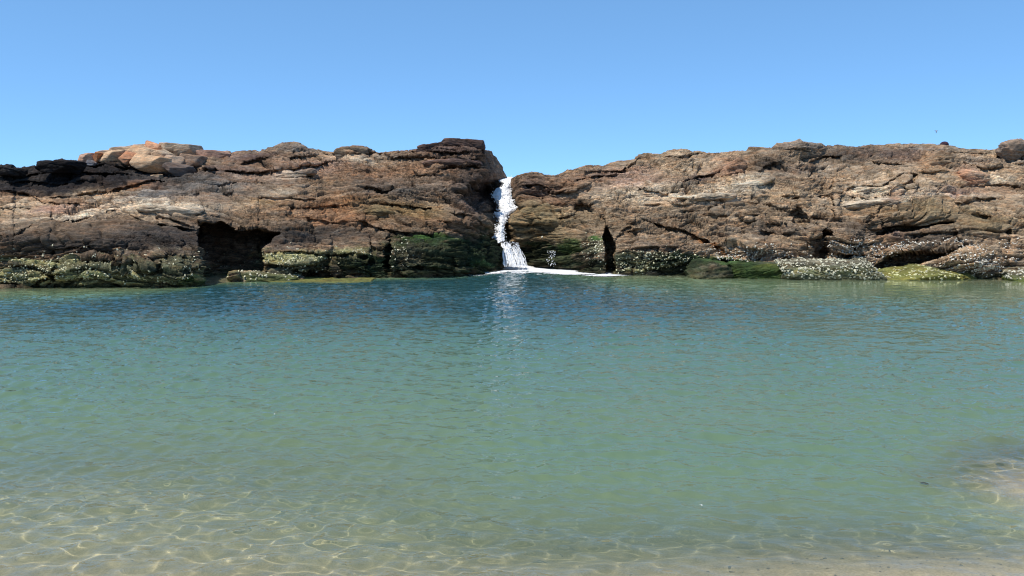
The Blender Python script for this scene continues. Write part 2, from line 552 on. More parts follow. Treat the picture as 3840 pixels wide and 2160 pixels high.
# ledges / cracks: points, width px below, width px above, depth m
CRACKS = [
    ([(190, 850), (260, 826), (330, 812), (400, 806), (440, 804)], 8, 2, 0.22),
    ([(470, 800), (560, 838), (640, 846), (740, 868)], 9, 3, 0.3),
    ([(590, 808), (660, 830), (735, 858)], 6, 3, 0.2),
    ([(0, 895), (60, 888), (95, 870), (130, 862)], 7, 3, 0.16),
    ([(0, 790), (60, 782), (130, 792)], 5, 2, 0.12),
    ([(540, 890), (620, 902), (700, 915)], 6, 3, 0.14),
    ([(180, 945), (260, 930), (360, 925)], 6, 3, 0.12),
    ([(180, 985), (330, 965), (520, 985), (640, 960), (720, 975)], 9, 3, 0.2),
    ([(0, 1005), (120, 1000), (190, 1030), (320, 1010), (500, 1020), (600, 1000), (740, 1010)], 8, 3, 0.22),
    ([(0, 1062), (80, 1072), (200, 1040)], 8, 3, 0.25),
    ([(195, 790), (188, 860), (186, 900)], 4, 4, 0.12),
    ([(744, 800), (750, 870)], 6, 6, 0.35),
    ([(200, 1072), (198, 1020), (215, 990)], 5, 5, 0.18),
    ([(100, 745), (170, 770), (280, 775), (420, 765)], 6, 3, 0.16),
    ([(0, 715), (90, 728), (170, 748), (260, 735)], 8, 3, 0.3),
    ([(260, 735), (400, 720), (560, 680), (700, 660)], 8, 3, 0.26),
    ([(60, 660), (180, 650), (330, 650), (520, 655)], 9, 4, 0.25),
    ([(0, 690), (120, 680), (240, 695), (420, 690)], 8, 4, 0.22),
    ([(300, 625), (420, 628), (560, 640), (640, 655)], 8, 4, 0.25),
    ([(700, 640), (850, 645), (960, 650), (1040, 640), (1160, 625), (1260, 610)], 10, 4, 0.35),
    ([(880, 615), (960, 605), (1080, 598), (1180, 585)], 8, 4, 0.22),
    ([(1230, 578), (1300, 582), (1370, 578), (1420, 572), (1480, 600)], 10, 4, 0.3),
    ([(1440, 600), (1560, 590), (1660, 598), (1760, 602), (1815, 600)], 10, 4, 0.3),
    ([(1500, 575), (1600, 568), (1700, 575), (1790, 568)], 7, 3, 0.22),
    ([(1580, 650), (1680, 628), (1780, 625), (1815, 640)], 10, 4, 0.3),
    ([(1560, 560), (1640, 556), (1720, 560)], 5, 3, 0.15),
    ([(1350, 700), (1420, 712), (1480, 700)], 12, 4, 0.3),
    ([(1560, 670), (1600, 662), (1650, 668)], 12, 5, 0.3),
    ([(950, 750), (1100, 745), (1250, 755)], 6, 3, 0.14),
    ([(1050, 780), (1200, 778), (1320, 770)], 6, 3, 0.14),
    ([(1120, 810), (1260, 838), (1400, 830)], 5, 3, 0.12),
    ([(1340, 825), (1400, 850), (1470, 868), (1600, 880), (1720, 876)], 7, 3, 0.22),
    ([(1400, 760), (1500, 770), (1600, 780), (1760, 810), (1840, 860)], 7, 3, 0.2),
    ([(1480, 800), (1600, 820), (1740, 850)], 5, 3, 0.14),
    ([(1395, 790), (1440, 798), (1500, 790)], 8, 3, 0.2),
    ([(1236, 900), (1233, 960), (1240, 1045)], 6, 6, 0.3),
    ([(1461, 880), (1455, 930), (1462, 1045)], 9, 7, 0.45),
    ([(1392, 900), (1400, 960), (1385, 1000)], 6, 6, 0.2),
    ([(1540, 1000), (1640, 1010), (1760, 1000)], 8, 4, 0.2),
    ([(980, 950), (1100, 948), (1230, 955)], 6, 3, 0.16),
    ([(985, 990), (1080, 1000), (1230, 990)], 7, 3, 0.18),
    ([(1240, 960), (1330, 950), (1390, 965)], 7, 4, 0.2),
    ([(1680, 900), (1700, 960), (1710, 1040)], 8, 8, 0.3),
    ([(760, 700), (900, 690), (1020, 700)], 6, 3, 0.12),
    ([(640, 725), (800, 720), (900, 735)], 6, 3, 0.14),
    # right outcrop
    ([(2040, 715), (2090, 724), (2140, 720), (2200, 700)], 7, 3, 0.3),
    ([(1945, 700), (1990, 690), (2050, 700)], 6, 3, 0.16),
    ([(1950, 760), (2000, 752), (2060, 740)], 6, 3, 0.18),
    ([(1900, 838), (1925, 842), (1990, 845), (2060, 836)], 6, 3, 0.25),
    ([(2060, 836), (2110, 820), (2160, 805)], 5, 3, 0.18),
    ([(1890, 862), (1940, 872), (2000, 870)], 5, 3, 0.14),
    ([(1900, 800), (1960, 780), (2050, 770), (2140, 775)], 6, 3, 0.15),
    ([(2020, 815), (2035, 840), (2060, 850)], 5, 4, 0.16),
    ([(2230, 800), (2268, 812)], 5, 3, 0.2),
    ([(2268, 808), (2278, 860)], 5, 4, 0.18),
    ([(2200, 645), (2280, 640), (2345, 640), (2350, 620)], 7, 3, 0.22),
    ([(2350, 640), (2380, 610), (2400, 590)], 5, 4, 0.15),
    ([(2130, 680), (2240, 660), (2340, 655)], 6, 3, 0.16),
    ([(2380, 700), (2440, 720), (2490, 728), (2540, 715)], 7, 3, 0.22),
    ([(2540, 690), (2620, 665), (2700, 650)], 10, 4, 0.25),
    ([(2500, 590), (2560, 588), (2640, 580)], 7, 3, 0.2),
    ([(2420, 830), (2500, 850), (2580, 868), (2660, 900), (2720, 945)], 7, 3, 0.3),
    ([(2330, 870), (2360, 850), (2380, 830)], 6, 4, 0.2),
    ([(2300, 905), (2320, 885), (2350, 870), (2420, 860)], 5, 3, 0.15),
    ([(2700, 975), (2780, 985), (2850, 992), (2920, 988), (2960, 965)], 8, 4, 0.5),
    ([(2935, 985), (2930, 1040)], 6, 6, 0.4),
    ([(2860, 740), (2960, 735), (3010, 745)], 6, 3, 0.16),
    ([(2740, 770), (2860, 765), (2960, 790)], 7, 3, 0.2),
    ([(2780, 830), (2880, 835), (2980, 845)], 9, 4, 0.3),
    ([(2640, 815), (2760, 820), (2860, 810)], 6, 3, 0.16),
    ([(2840, 870), (2930, 880), (3000, 870)], 6, 3, 0.18),
    ([(2560, 790), (2640, 795), (2720, 785)], 5, 3, 0.12),
    ([(2400, 770), (2500, 765), (2600, 775)], 5, 3, 0.1),
    ([(2350, 935), (2450, 925), (2560, 930)], 5, 3, 0.12),
    ([(3124, 700), (3126, 760), (3130, 830)], 7, 5, 0.3),
    ([(3115, 830), (3108, 880), (3085, 960)], 6, 5, 0.3),
    ([(2980, 720), (2995, 780), (3010, 840)], 8, 6, 0.3),
    ([(3180, 712), (3240, 700), (3330, 702)], 6, 3, 0.22),
    ([(3140, 730), (3250, 745), (3340, 730)], 5, 3, 0.16),
    ([(3300, 700), (3380, 660), (3425, 652)], 6, 3, 0.2),
    ([(3290, 810), (3300, 780), (3380, 735), (3420, 720)], 5, 3, 0.14),
    ([(3440, 655), (3540, 650), (3600, 658)], 5, 3, 0.14),
    ([(3560, 765), (3660, 750), (3760, 742)], 6, 3, 0.18),
    ([(3640, 810), (3740, 818), (3840, 812)], 7, 3, 0.22),
    ([(3380, 745), (3388, 800), (3392, 850)], 4, 4, 0.12),
    ([(3270, 800), (3280, 850), (3290, 880)], 6, 5, 0.3),
    ([(3020, 815), (3110, 815), (3170, 830)], 6, 3, 0.14),
    ([(3785, 830), (3780, 930), (3785, 1010)], 8, 6, 0.3),
    ([(3580, 850), (3600, 900), (3640, 930)], 6, 5, 0.2),
    ([(3200, 950), (3330, 955), (3420, 945)], 8, 4, 0.25),
    ([(3130, 955), (3180, 960), (3260, 952)], 8, 4, 0.3),
    ([(3400, 880), (3500, 875), (3590, 870)], 6, 3, 0.18),
    ([(3260, 608), (3330, 612), (3420, 620)], 6, 3, 0.2),
    ([(3480, 560), (3560, 570), (3650, 575), (3740, 580)], 5, 3, 0.15),
    ([(3700, 620), (3780, 625), (3840, 635)], 6, 3, 0.18),
    ([(3600, 610), (3680, 640), (3760, 640)], 5, 3, 0.14),
    ([(3620, 700), (3740, 690), (3840, 700)], 5, 3, 0.14),
]
# bulges towards the camera: px, py, rx, ry, metres
BULGE = [
    (640, 790, 150, 40, 0.5), (300, 880, 420, 90, 0.9), (620, 1000, 110, 50, 0.35), (250, 1030, 200, 35, 0.25),
    (1110, 980, 130, 60, 0.3), (1350, 980, 90, 60, 0.25), (1600, 960, 120, 80, 0.45), (1820, 970, 70, 70, 0.3),
    (1690, 560, 120, 30, 0.5), (1320, 560, 60, 20, 0.3), (1100, 550, 80, 25, 0.3), (1500, 700, 200, 40, 0.3), (1650, 830, 150, 40, 0.3),
    (2000, 800, 120, 60, 0.5), (2080, 690, 130, 35, 0.4), (2120, 900, 140, 60, 0.4), (2230, 960, 40, 60, 0.35),
    (2450, 940, 150, 60, 0.35), (2560, 720, 200, 50, 0.3), (2800, 700, 90, 50, 0.3), (2880, 600, 60, 45, 0.45), (3000, 545, 80, 25, 0.4),
    (2860, 930, 120, 40, 0.4), (3040, 880, 40, 60, 0.35), (3200, 880, 90, 60, 0.5), (3300, 790, 120, 50, 0.3), (3480, 800, 120, 35, 0.45),
    (3700, 850, 100, 40, 0.4), (3680, 980, 100, 50, 0.5), (3480, 690, 90, 50, 0.3), (3350, 690, 70, 30, 0.3), (3640, 665, 50, 20, 0.25), (3510, 620, 60, 40, 0.2),
]

DARK = (0.024, 0.021, 0.022); CHAR = (0.058, 0.050, 0.045); BROWN = (0.235, 0.158, 0.098); REDB = (0.235, 0.13, 0.072)
TAN = (0.46, 0.33, 0.205); PALE = (0.62, 0.50, 0.355); RUST = (0.33, 0.15, 0.06); OLIVE = (0.22, 0.16, 0.075); PINK = (0.42, 0.265, 0.195)
GREY = (0.19, 0.175, 0.16); MAROON = (0.115, 0.075, 0.065)
GRN_D = (0.030, 0.048, 0.022); GRN_V = (0.045, 0.115, 0.020); GRN_Y = (0.36, 0.35, 0.15); GRN_O = (0.125, 0.125, 0.070)
# colour patches: px, py, rx, ry, angle, colour, strength
PATCH = [
    (100, 645, 260, 34, -2, DARK, 2.2), (300, 688, 290, 36, -3, DARK, 2.2), (80, 690, 190, 36, 8, DARK, 2.2), (480, 655, 160, 22, 0, DARK, 1.6), (120, 665, 330, 40, -2, DARK, 1.3), (420, 650, 260, 28, 4, DARK, 1.2), (250, 630, 160, 22, -5, DARK, 1.1), (20, 660, 130, 40, 0, CHAR, 1.0), (600, 660, 90, 18, 8, CHAR, 0.9),
    (110, 755, 260, 20, 6, RUST, 0.9), (60, 770, 170, 30, 0, TAN, 0.9), (340, 735, 150, 15, -6, TAN, 1.2), (500, 702, 120, 10, -10, RUST, 0.8), (560, 735, 160, 22, -10, GREY, 0.9),
    (640, 782, 190, 24, 3, PALE, 1.3), (330, 806, 260, 20, -7, PALE, 1.1), (80, 800, 180, 26, 0, TAN, 0.9), (200, 795, 90, 16, -6, PINK, 1.0), (90, 850, 200, 30, -5, TAN, 0.6),
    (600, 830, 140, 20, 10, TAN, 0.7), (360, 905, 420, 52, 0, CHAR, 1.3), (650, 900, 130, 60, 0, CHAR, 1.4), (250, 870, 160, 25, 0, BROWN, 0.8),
    (780, 690, 190, 40, 6, GREY, 0.8), (700, 680, 110, 30, 0, CHAR, 0.7), (850, 640, 150, 20, 0, MAROON, 0.8), (960, 590, 140, 28, 0, MAROON, 0.9), (1100, 555, 90, 18, 0, GREY, 0.8),
    (800, 580, 80, 14, 0, PINK, 0.8), (1150, 640, 200, 30, -8, PINK, 0.9), (1110, 655, 90, 18, -5, PALE, 0.8), (1360, 600, 110, 14, 3, PALE, 0.8), (1060, 760, 180, 20, -10, TAN, 0.5),
    (1060, 730, 90, 14, -12, PALE, 0.6), (1000, 770, 70, 10, -8, (0.4, 0.25, 0.12), 1.0), (1270, 780, 170, 50, 0, RUST, 0.7), (1270, 830, 150, 18, 0, RUST, 0.6), (1420, 690, 170, 36, 4, CHAR, 0.6),
    (1350, 650, 180, 20, 0, REDB, 0.8), (1690, 560, 190, 45, 0, MAROON, 0.9), (1600, 640, 190, 40, 0, REDB, 0.7), (1560, 710, 160, 30, 0, GREY, 0.4), (1560, 790, 200, 30, 6, OLIVE, 0.9),
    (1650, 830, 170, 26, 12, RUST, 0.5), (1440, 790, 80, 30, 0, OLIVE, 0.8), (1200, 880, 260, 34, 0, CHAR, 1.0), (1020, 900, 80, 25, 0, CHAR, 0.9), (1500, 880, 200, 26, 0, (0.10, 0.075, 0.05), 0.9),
    (1780, 740, 100, 150, 0, MAROON, 0.8), (900, 820, 220, 22, 6, BROWN, 0.9), (1750, 700, 80, 80, 0, CHAR, 0.6),
    # right outcrop
    (2000, 700, 130, 60, 0, MAROON, 0.9), (2150, 680, 140, 35, -8, REDB, 0.8), (2280, 650, 140, 26, 0, MAROON, 0.6), (2060, 860, 220, 60, 0, OLIVE, 1.1), (2000, 790, 120, 40, 0, OLIVE, 0.8),
    (2080, 760, 120, 20, 8, REDB, 0.9), (2200, 860, 110, 35, 0, BROWN, 0.7), (2400, 640, 100, 20, 0, PINK, 0.6), (2520, 575, 90, 14, 0, TAN, 0.7), (2370, 690, 120, 24, -8, PINK, 0.8),
    (2450, 732, 170, 22, 0, PALE, 1.0), (2640, 735, 160, 22, -4, PALE, 1.1), (2600, 762, 260, 18, 0, TAN, 0.8), (2580, 632, 140, 20, -6, TAN, 0.7), (2610, 678, 130, 22, -14, MAROON, 0.9),
    (2480, 700, 90, 14, 0, PALE, 0.7), (2745, 640, 60, 50, -20, (0.36, 0.2, 0.12), 1.1), (2730, 672, 30, 20, 0, (0.42, 0.28, 0.15), 1.0), (2790, 700, 110, 22, -14, PALE, 1.4), (2830, 682, 50, 24, 0, PALE, 1.4),
    (2720, 715, 50, 14, 0, PALE, 1.2), (2880, 610, 80, 40, 0, CHAR, 0.9), (3000, 545, 110, 20, 0, GREY, 0.7), (3085, 635, 30, 18, 0, PALE, 1.4), (3000, 640, 120, 40, 0, (0.17, 0.125, 0.095), 0.8),
    (3180, 580, 150, 34, 0, CHAR, 0.7), (3420, 585, 240, 28, 4, MAROON, 0.8), (3500, 560, 120, 8, 0, GREY, 0.8), (3700, 600, 180, 24, 5, GREY, 0.5), (3700, 590, 90, 12, 8, TAN, 0.6),
    (3030, 660, 40, 14, 0, TAN, 0.9), (2900, 740, 130, 16, -8, TAN, 1.0), (3170, 720, 40, 14, 0, (0.42, 0.26, 0.14), 0.9), (3290, 665, 110, 20, 4, TAN, 0.9), (3260, 715, 90, 18, 0, PALE, 1.2),
    (3270, 752, 150, 16, -8, PALE, 1.1), (3280, 790, 120, 20, -5, (0.30, 0.19, 0.10), 0.9), (3390, 755, 40, 18, 0, PALE, 0.8), (3355, 740, 30, 14, 0, (0.42, 0.24, 0.15), 1.0),
    (3500, 610, 50, 46, -30, (0.40, 0.25, 0.14), 1.2), (3560, 600, 60, 28, 0, TAN, 0.7), (3640, 664, 46, 20, 12, (0.50, 0.24, 0.13), 1.8), (3740, 670, 90, 14, 10, PALE, 1.0), (3480, 690, 90, 26, -10, TAN, 0.9),
    (3520, 730, 140, 22, 0, PALE, 0.7), (3565, 755, 34, 10, 0, (0.45, 0.26, 0.12), 1.0), (3600, 720, 100, 18, 0, PINK, 0.8), (3770, 700, 90, 20, 0, (0.28, 0.18, 0.11), 0.8),
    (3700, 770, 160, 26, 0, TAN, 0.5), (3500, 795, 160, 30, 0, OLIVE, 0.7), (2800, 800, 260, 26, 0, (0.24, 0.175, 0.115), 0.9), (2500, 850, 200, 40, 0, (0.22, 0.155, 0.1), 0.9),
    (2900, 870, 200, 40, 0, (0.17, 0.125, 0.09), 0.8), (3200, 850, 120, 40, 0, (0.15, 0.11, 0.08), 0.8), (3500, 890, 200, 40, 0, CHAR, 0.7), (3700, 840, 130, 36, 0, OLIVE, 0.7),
    (2460, 920, 150, 30, 3, (0.20, 0.135, 0.09), 0.9), (2680, 920, 60, 9, 32, (0.34, 0.14, 0.04), 1.6), (2640, 893, 40, 7, 28, (0.34, 0.14, 0.04), 1.3), (3340, 910, 60, 26, 0, (0.36, 0.22, 0.12), 0.9),
    (3340, 880, 50, 12, 0, MAROON, 0.9), (2940, 895, 60, 14, 0, (0.33, 0.22, 0.12), 0.7),
]
# algae patches the same way
ALGAE = [
    (300, 1040, 520, 34, 0, GRN_Y, 1.4), (330, 1000, 480, 24, 3, GRN_O, 0.9), (640, 1010, 130, 46, 0, GRN_O, 1.0), (450, 1040, 200, 16, 0, GRN_Y, 1.0), (120, 985, 160, 12, 4, GRN_Y, 0.8),
    (720, 1060, 60, 20, 0, GRN_V, 0.6), (300, 1074, 480, 7, 0, GRN_D, 0.8),
    (1110, 970, 130, 26, 0, GRN_Y, 1.4), (1110, 1010, 150, 30, 0, GRN_O, 1.0), (1340, 950, 100, 20, 0, GRN_Y, 0.8), (1340, 990, 110, 40, 0, GRN_D, 1.2), (1420, 1010, 60, 50, 0, GRN_D, 1.2),
    (1620, 902, 110, 16, 4, GRN_V, 1.8), (1590, 922, 90, 12, 0, GRN_V, 1.4), (1640, 970, 240, 60, 0, GRN_D, 1.5), (1540, 960, 60, 40, 0, (0.09, 0.085, 0.055), 0.9), (1820, 960, 90, 90, 0, GRN_D, 1.2),
    (1830, 985, 60, 14, 0, (0.04, 0.09, 0.03), 1.1), (1640, 1025, 100, 18, 0, GRN_O, 0.7),
    (2040, 960, 120, 46, 0, GRN_D, 1.3), (2010, 915, 70, 10, 0, GRN_D, 0.9), (2125, 930, 44, 30, 0, (0.085, 0.13, 0.035), 1.5), (2120, 985, 60, 30, 0, (0.07, 0.085, 0.04), 1.2), (2160, 920, 30, 10, 0, (0.13, 0.14, 0.06), 0.7),
    (2240, 893, 40, 10, 0, GRN_V, 1.0), (2230, 930, 50, 30, 0, GRN_O, 0.9), (2220, 1000, 60, 34, 0, GRN_D, 1.0),
    (2340, 985, 60, 50, 0, GRN_D, 0.9), (2460, 970, 140, 26, 0, GRN_O, 0.9), (2400, 1000, 60, 30, 0, GRN_Y, 0.8), (2530, 1000, 110, 34, 0, GRN_D, 1.3), (2580, 965, 140, 18, 12, GRN_D, 1.0),
    (2760, 985, 130, 14, 8, (0.06, 0.11, 0.03), 1.4), (2820, 1010, 110, 22, 0, GRN_D, 1.3), (2870, 1000, 50, 14, 0, (0.16, 0.18, 0.03), 1.2), (2900, 1020, 40, 18, 0, GRN_V, 0.8),
    (3100, 1020, 200, 20, 0, GRN_Y, 1.0), (3150, 1005, 170, 14, 0, GRN_O, 0.8), (3650, 1035, 260, 14, 0, GRN_O, 1.0), (3400, 985, 120, 26, 0, GRN_D, 0.4),
]
# shells: px, py, rx, ry, density, tint (0 white, 1 yellowish green)
SHELLS = [
    (320, 1010, 430, 34, 0.55, 0.8), (350, 955, 420, 20, 0.12, 0.5), (60, 1035, 90, 20, 0.8, 0.8), (480, 1030, 170, 18, 0.7, 0.8), (120, 985, 140, 16, 0.45, 0.8), (640, 1000, 110, 26, 0.35, 0.6),
    (1120, 975, 120, 20, 0.8, 0.8), (1130, 1010, 120, 14, 0.35, 0.7), (1350, 940, 90, 12, 0.4, 0.7), (1060, 930, 80, 14, 0.12, 0.5), (1500, 950, 50, 46, 0.35, 0.5),
    (2230, 935, 44, 40, 0.7, 0.6), (2450, 965, 160, 22, 0.55, 0.7), (2400, 1000, 60, 26, 0.8, 0.9), (2500, 990, 80, 20, 0.3, 0.8), (2330, 1000, 50, 34, 0.3, 0.8),
    (2780, 935, 130, 20, 0.6, 0.1), (2860, 955, 120, 22, 1.0, 0.15), (2740, 960, 60, 12, 0.9, 0.1), (2930, 920, 60, 14, 0.5, 0.1), (3050, 905, 30, 12, 0.4, 0.1),
    (3100, 970, 160, 14, 1.0, 0.3), (3130, 1000, 190, 22, 0.9, 0.6), (3160, 925, 90, 26, 1.0, 0.0), (3230, 910, 60, 14, 0.9, 0.0), (3180, 945, 80, 10, 0.8, 0.0),
    (3340, 925, 90, 12, 1.2, 0.0), (3430, 912, 70, 10, 1.0, 0.0), (3290, 950, 40, 20, 1.0, 0.0), (3420, 960, 140, 16, 0.35, 0.1), (3590, 905, 70, 14, 0.7, 0.0), (3560, 960, 60, 18, 0.4, 0.0),
    (3660, 970, 100, 44, 1.5, 0.05), (3700, 1005, 90, 24, 1.3, 0.1), (3640, 920, 60, 12, 0.9, 0.0), (3810, 960, 50, 50, 0.8, 0.0), (3790, 920, 40, 30, 0.5, 0.0), (3600, 1000, 60, 20, 0.8, 0.3),
    (2050, 875, 60, 12, 0.06, 0.2), (3250, 1000, 60, 20, 0.9, 0.2),
]


def blob(px, py, cx, cy, rx, ry, ang=0):
    a = math.radians(ang)
    dx, dy = px - cx, py - cy
    ex = (dx * math.cos(a) + dy * math.sin(a)) / rx
    ey = (-dx * math.sin(a) + dy * math.cos(a)) / ry
    return ex * ex + ey * ey


def paint(px, py, P, detail, base):
    """rock colour at photo position px, py (edges broken up by noise in world space)"""
    x, y, z = P[..., 0], P[..., 1], P[..., 2]
    wx = px + 26 * fbm(x * 1.4, y * 1.4, z * 2.2, 4, 31) + 12 * fbm(x * 6, y * 6, z * 10, 3, 33)
    wy = py + 15 * fbm(x * 1.1, y * 1.1, z * 3.5, 4, 41) + 7 * fbm(x * 5, y * 5, z * 14, 3, 43)
    C = np.ones(px.shape + (3,)) * np.array(base)
    # bedding streaks and mottling
    tt = z - bed_rise(x) + 0.16 * y + 0.30 * fbm(x * 0.33, y * 0.33, z * 0.5, 3, 2)
    st = fbm(x * 0.55, y * 0.55, tt * 11, 5, 51, 0.62)
    mo = fbm(x * 2.0, y * 2.0, z * 6, 5, 52, 0.62)
    C = C * np.exp(0.75 * st + 0.50 * mo)[..., None]
    h = fbm(x * 1.7, y * 1.7, z * 6, 3, 53)
    C = C + np.clip(h - 0.12, 0, 1)[..., None] * np.array((0.30, 0.17, 0.07)) * 0.6
    C = C + np.clip(-h - 0.15, 0, 1)[..., None] * np.array((0.10, 0.10, 0.10))
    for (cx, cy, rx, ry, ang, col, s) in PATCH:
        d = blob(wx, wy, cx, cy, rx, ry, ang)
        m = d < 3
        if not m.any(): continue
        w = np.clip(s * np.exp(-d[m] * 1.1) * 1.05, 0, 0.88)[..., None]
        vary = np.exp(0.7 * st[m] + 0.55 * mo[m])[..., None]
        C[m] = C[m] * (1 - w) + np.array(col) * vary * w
    alg = np.zeros(px.shape)
    an = fbm(x * 2.5, y * 2.5, z * 7, 4, 61)
    for (cx, cy, rx, ry, ang, col, s) in ALGAE:
        d = blob(wx, wy, cx, cy, rx, ry, ang)
        m = d < 3
        if not m.any(): continue
        w = np.clip((s * np.exp(-d[m]) + 0.7 * an[m] - 0.12) * 1.6, 0, 0.92)
        w = w * np.clip(s * np.exp(-d[m]) * 3, 0, 1)
        vary = np.exp(0.8 * mo[m])[..., None]
        C[m] = C[m] * (1 - w[..., None]) + np.array(col) * vary * w[..., None]
        alg[m] = np.maximum(alg[m], w)
    # dark wet rim right at the waterline
    rim = np.exp(-np.clip(z - 0.02, 0, 9) / 0.10)[..., None]
    C = C * (1 - 0.45 * rim) + np.array((0.05, 0.06, 0.02)) * 0.35 * rim
    # colour goes darker in joints and pits, lighter on raised beds
    C = C * np.clip(1.05 + detail[..., None] * 2.2, 0.25, 1.45)
    lum = C.mean(-1, keepdims=True)
    C = C * 0.88 + lum * 0.12
    return np.clip(C, 0.012, 0.75), alg


def bed_rise(x):
    """height of one bedding plane along the outcrops: it arches over the low bench and climbs to the right further on"""
    px = x * 131 + 1920
    h = np.interp(px, [-800, 0, 250, 620, 760, 950, 1400, 1650, 1915, 1930, 2300, 2500, 2900, 2990, 3125, 3300, 3560, 3840, 4600],
                  [-0.5, -0.15, 0.05, 0.40, 0.30, 0.05, 0.25, 0.10, -0.45, -0.35, -0.30, -0.1, 0.60, 0.35, 0.05, 0.30, 0.85, 0.75, 0.9])
    return h


def rock_detail(P, amp=1.0):
    """displacement in metres: bedding layers, jointed blocks and roughness; and how deep in a joint each point lies"""
    x, y, z = P[..., 0], P[..., 1], P[..., 2]
    slab = smooth(-0.25, 0.30, fbm(x * 0.45, y * 0.45, z * 1.1, 3, 15))        # 0 smooth slabs, 1 broken rough rock
    slab = np.maximum(slab, 0.6 * smooth(1.15, 0.6, z))
    big = 0.22 * fbm(x * 0.35, y * 0.35, z * 0.6, 3, 1)
    wob = 0.30 * fbm(x * 0.33, y * 0.33, z * 0.5, 3, 2) + 0.05 * fbm(x * 1.3, y * 1.3, z * 2.1, 2, 4)
    t = z - bed_rise(x) + 0.16 * y + wob
    q = x + 0.35 * y + 0.30 * fbm(x * 0.8, y * 0.8, z * 1.5, 3, 6)
    tot = big
    crack = np.zeros_like(x)
    for k, (sx_, sz_, A, T, seed) in enumerate([(0.50, 1.6, 0.13, 0.28, 100), (1.1, 5.2, 0.085, 0.15, 200), (2.6, 13.0, 0.045, 0.075, 300), (6.0, 28.0, 0.022, 0.035, 400)]):
        e, r1, r2, ox, oy = voro(q * sx_, t * sz_, seed)
        m = 1.0 if k < 2 else 0.45 + 0.75 * slab
        g = np.exp(-(e / (0.06, 0.08, 0.10, 0.12)[k]) ** 2)
        d = (A * r1 + T * (0.8 * r2 * ox + (0.6 + 0.6 * r1) * oy) - A * (0.9 if k else 0.5) * g) * m
        crack = crack - g * (0.10, 0.16, 0.12, 0.08)[k] * m + 0.05 * r1 * (k > 1)
        tot = tot + d
    for f, A, seed in ((4.5, 0.060, 7), (10.0, 0.038, 8), (21.0, 0.020, 9)):
        ti = t * f + 0.8 * fbm(x * 0.7, y * 0.7, z * 1.0, 3, seed)
        fr = ti - np.floor(ti)
        cell = np.floor(q * f * 0.10 + 7 * _h(np.floor(ti), ti * 0, ti * 0, seed + 1))
        lay = _h(np.floor(ti), cell, np.floor(ti) * 0, seed) * 2 - 1
        msk = np.clip(0.60 + 1.5 * vnoise(x * 0.6, y * 0.6, z * 1.6, seed + 3), 0, 1.35)
        prof = 1 - (1 - fr) ** 3 - 0.5 * smooth(0.85, 1.0, fr)
        tot = tot + A * msk * (prof - 0.6 + 0.5 * lay)
        crack = crack - 0.16 * msk * smooth(0.25, 0.0, fr) + 0.05 * lay * msk
    r = fbm(x * 1.3, y * 1.3, z * 7.0, 4, 9, 0.6, ridged=True)
    tot = tot + (0.03 + 0.05 * slab) * r
    r2 = fbm(x * 5.0, y * 5.0, z * 18.0, 3, 19, 0.6)
    tot = tot + (0.012 + 0.035 * slab) * r2
    crack = crack + 0.07 * r + 0.12 * r2
    pit = np.clip(fbm(x * 1.9, y * 1.9, z * 7.5, 4, 10, 0.6) - 0.20, 0, 1) * (0.3 + 0.9 * slab)
    tot = tot - 0.42 * pit
    crack = crack - 0.75 * pit
    rock_detail.broken = slab
    return tot * amp, crack


def grid_normals(P):
    du = np.gradient(P, axis=1); dv = np.gradient(P, axis=0)
    n = np.cross(du, dv)
    n /= np.linalg.norm(n, axis=-1, keepdims=True) + 1e-9
    return n


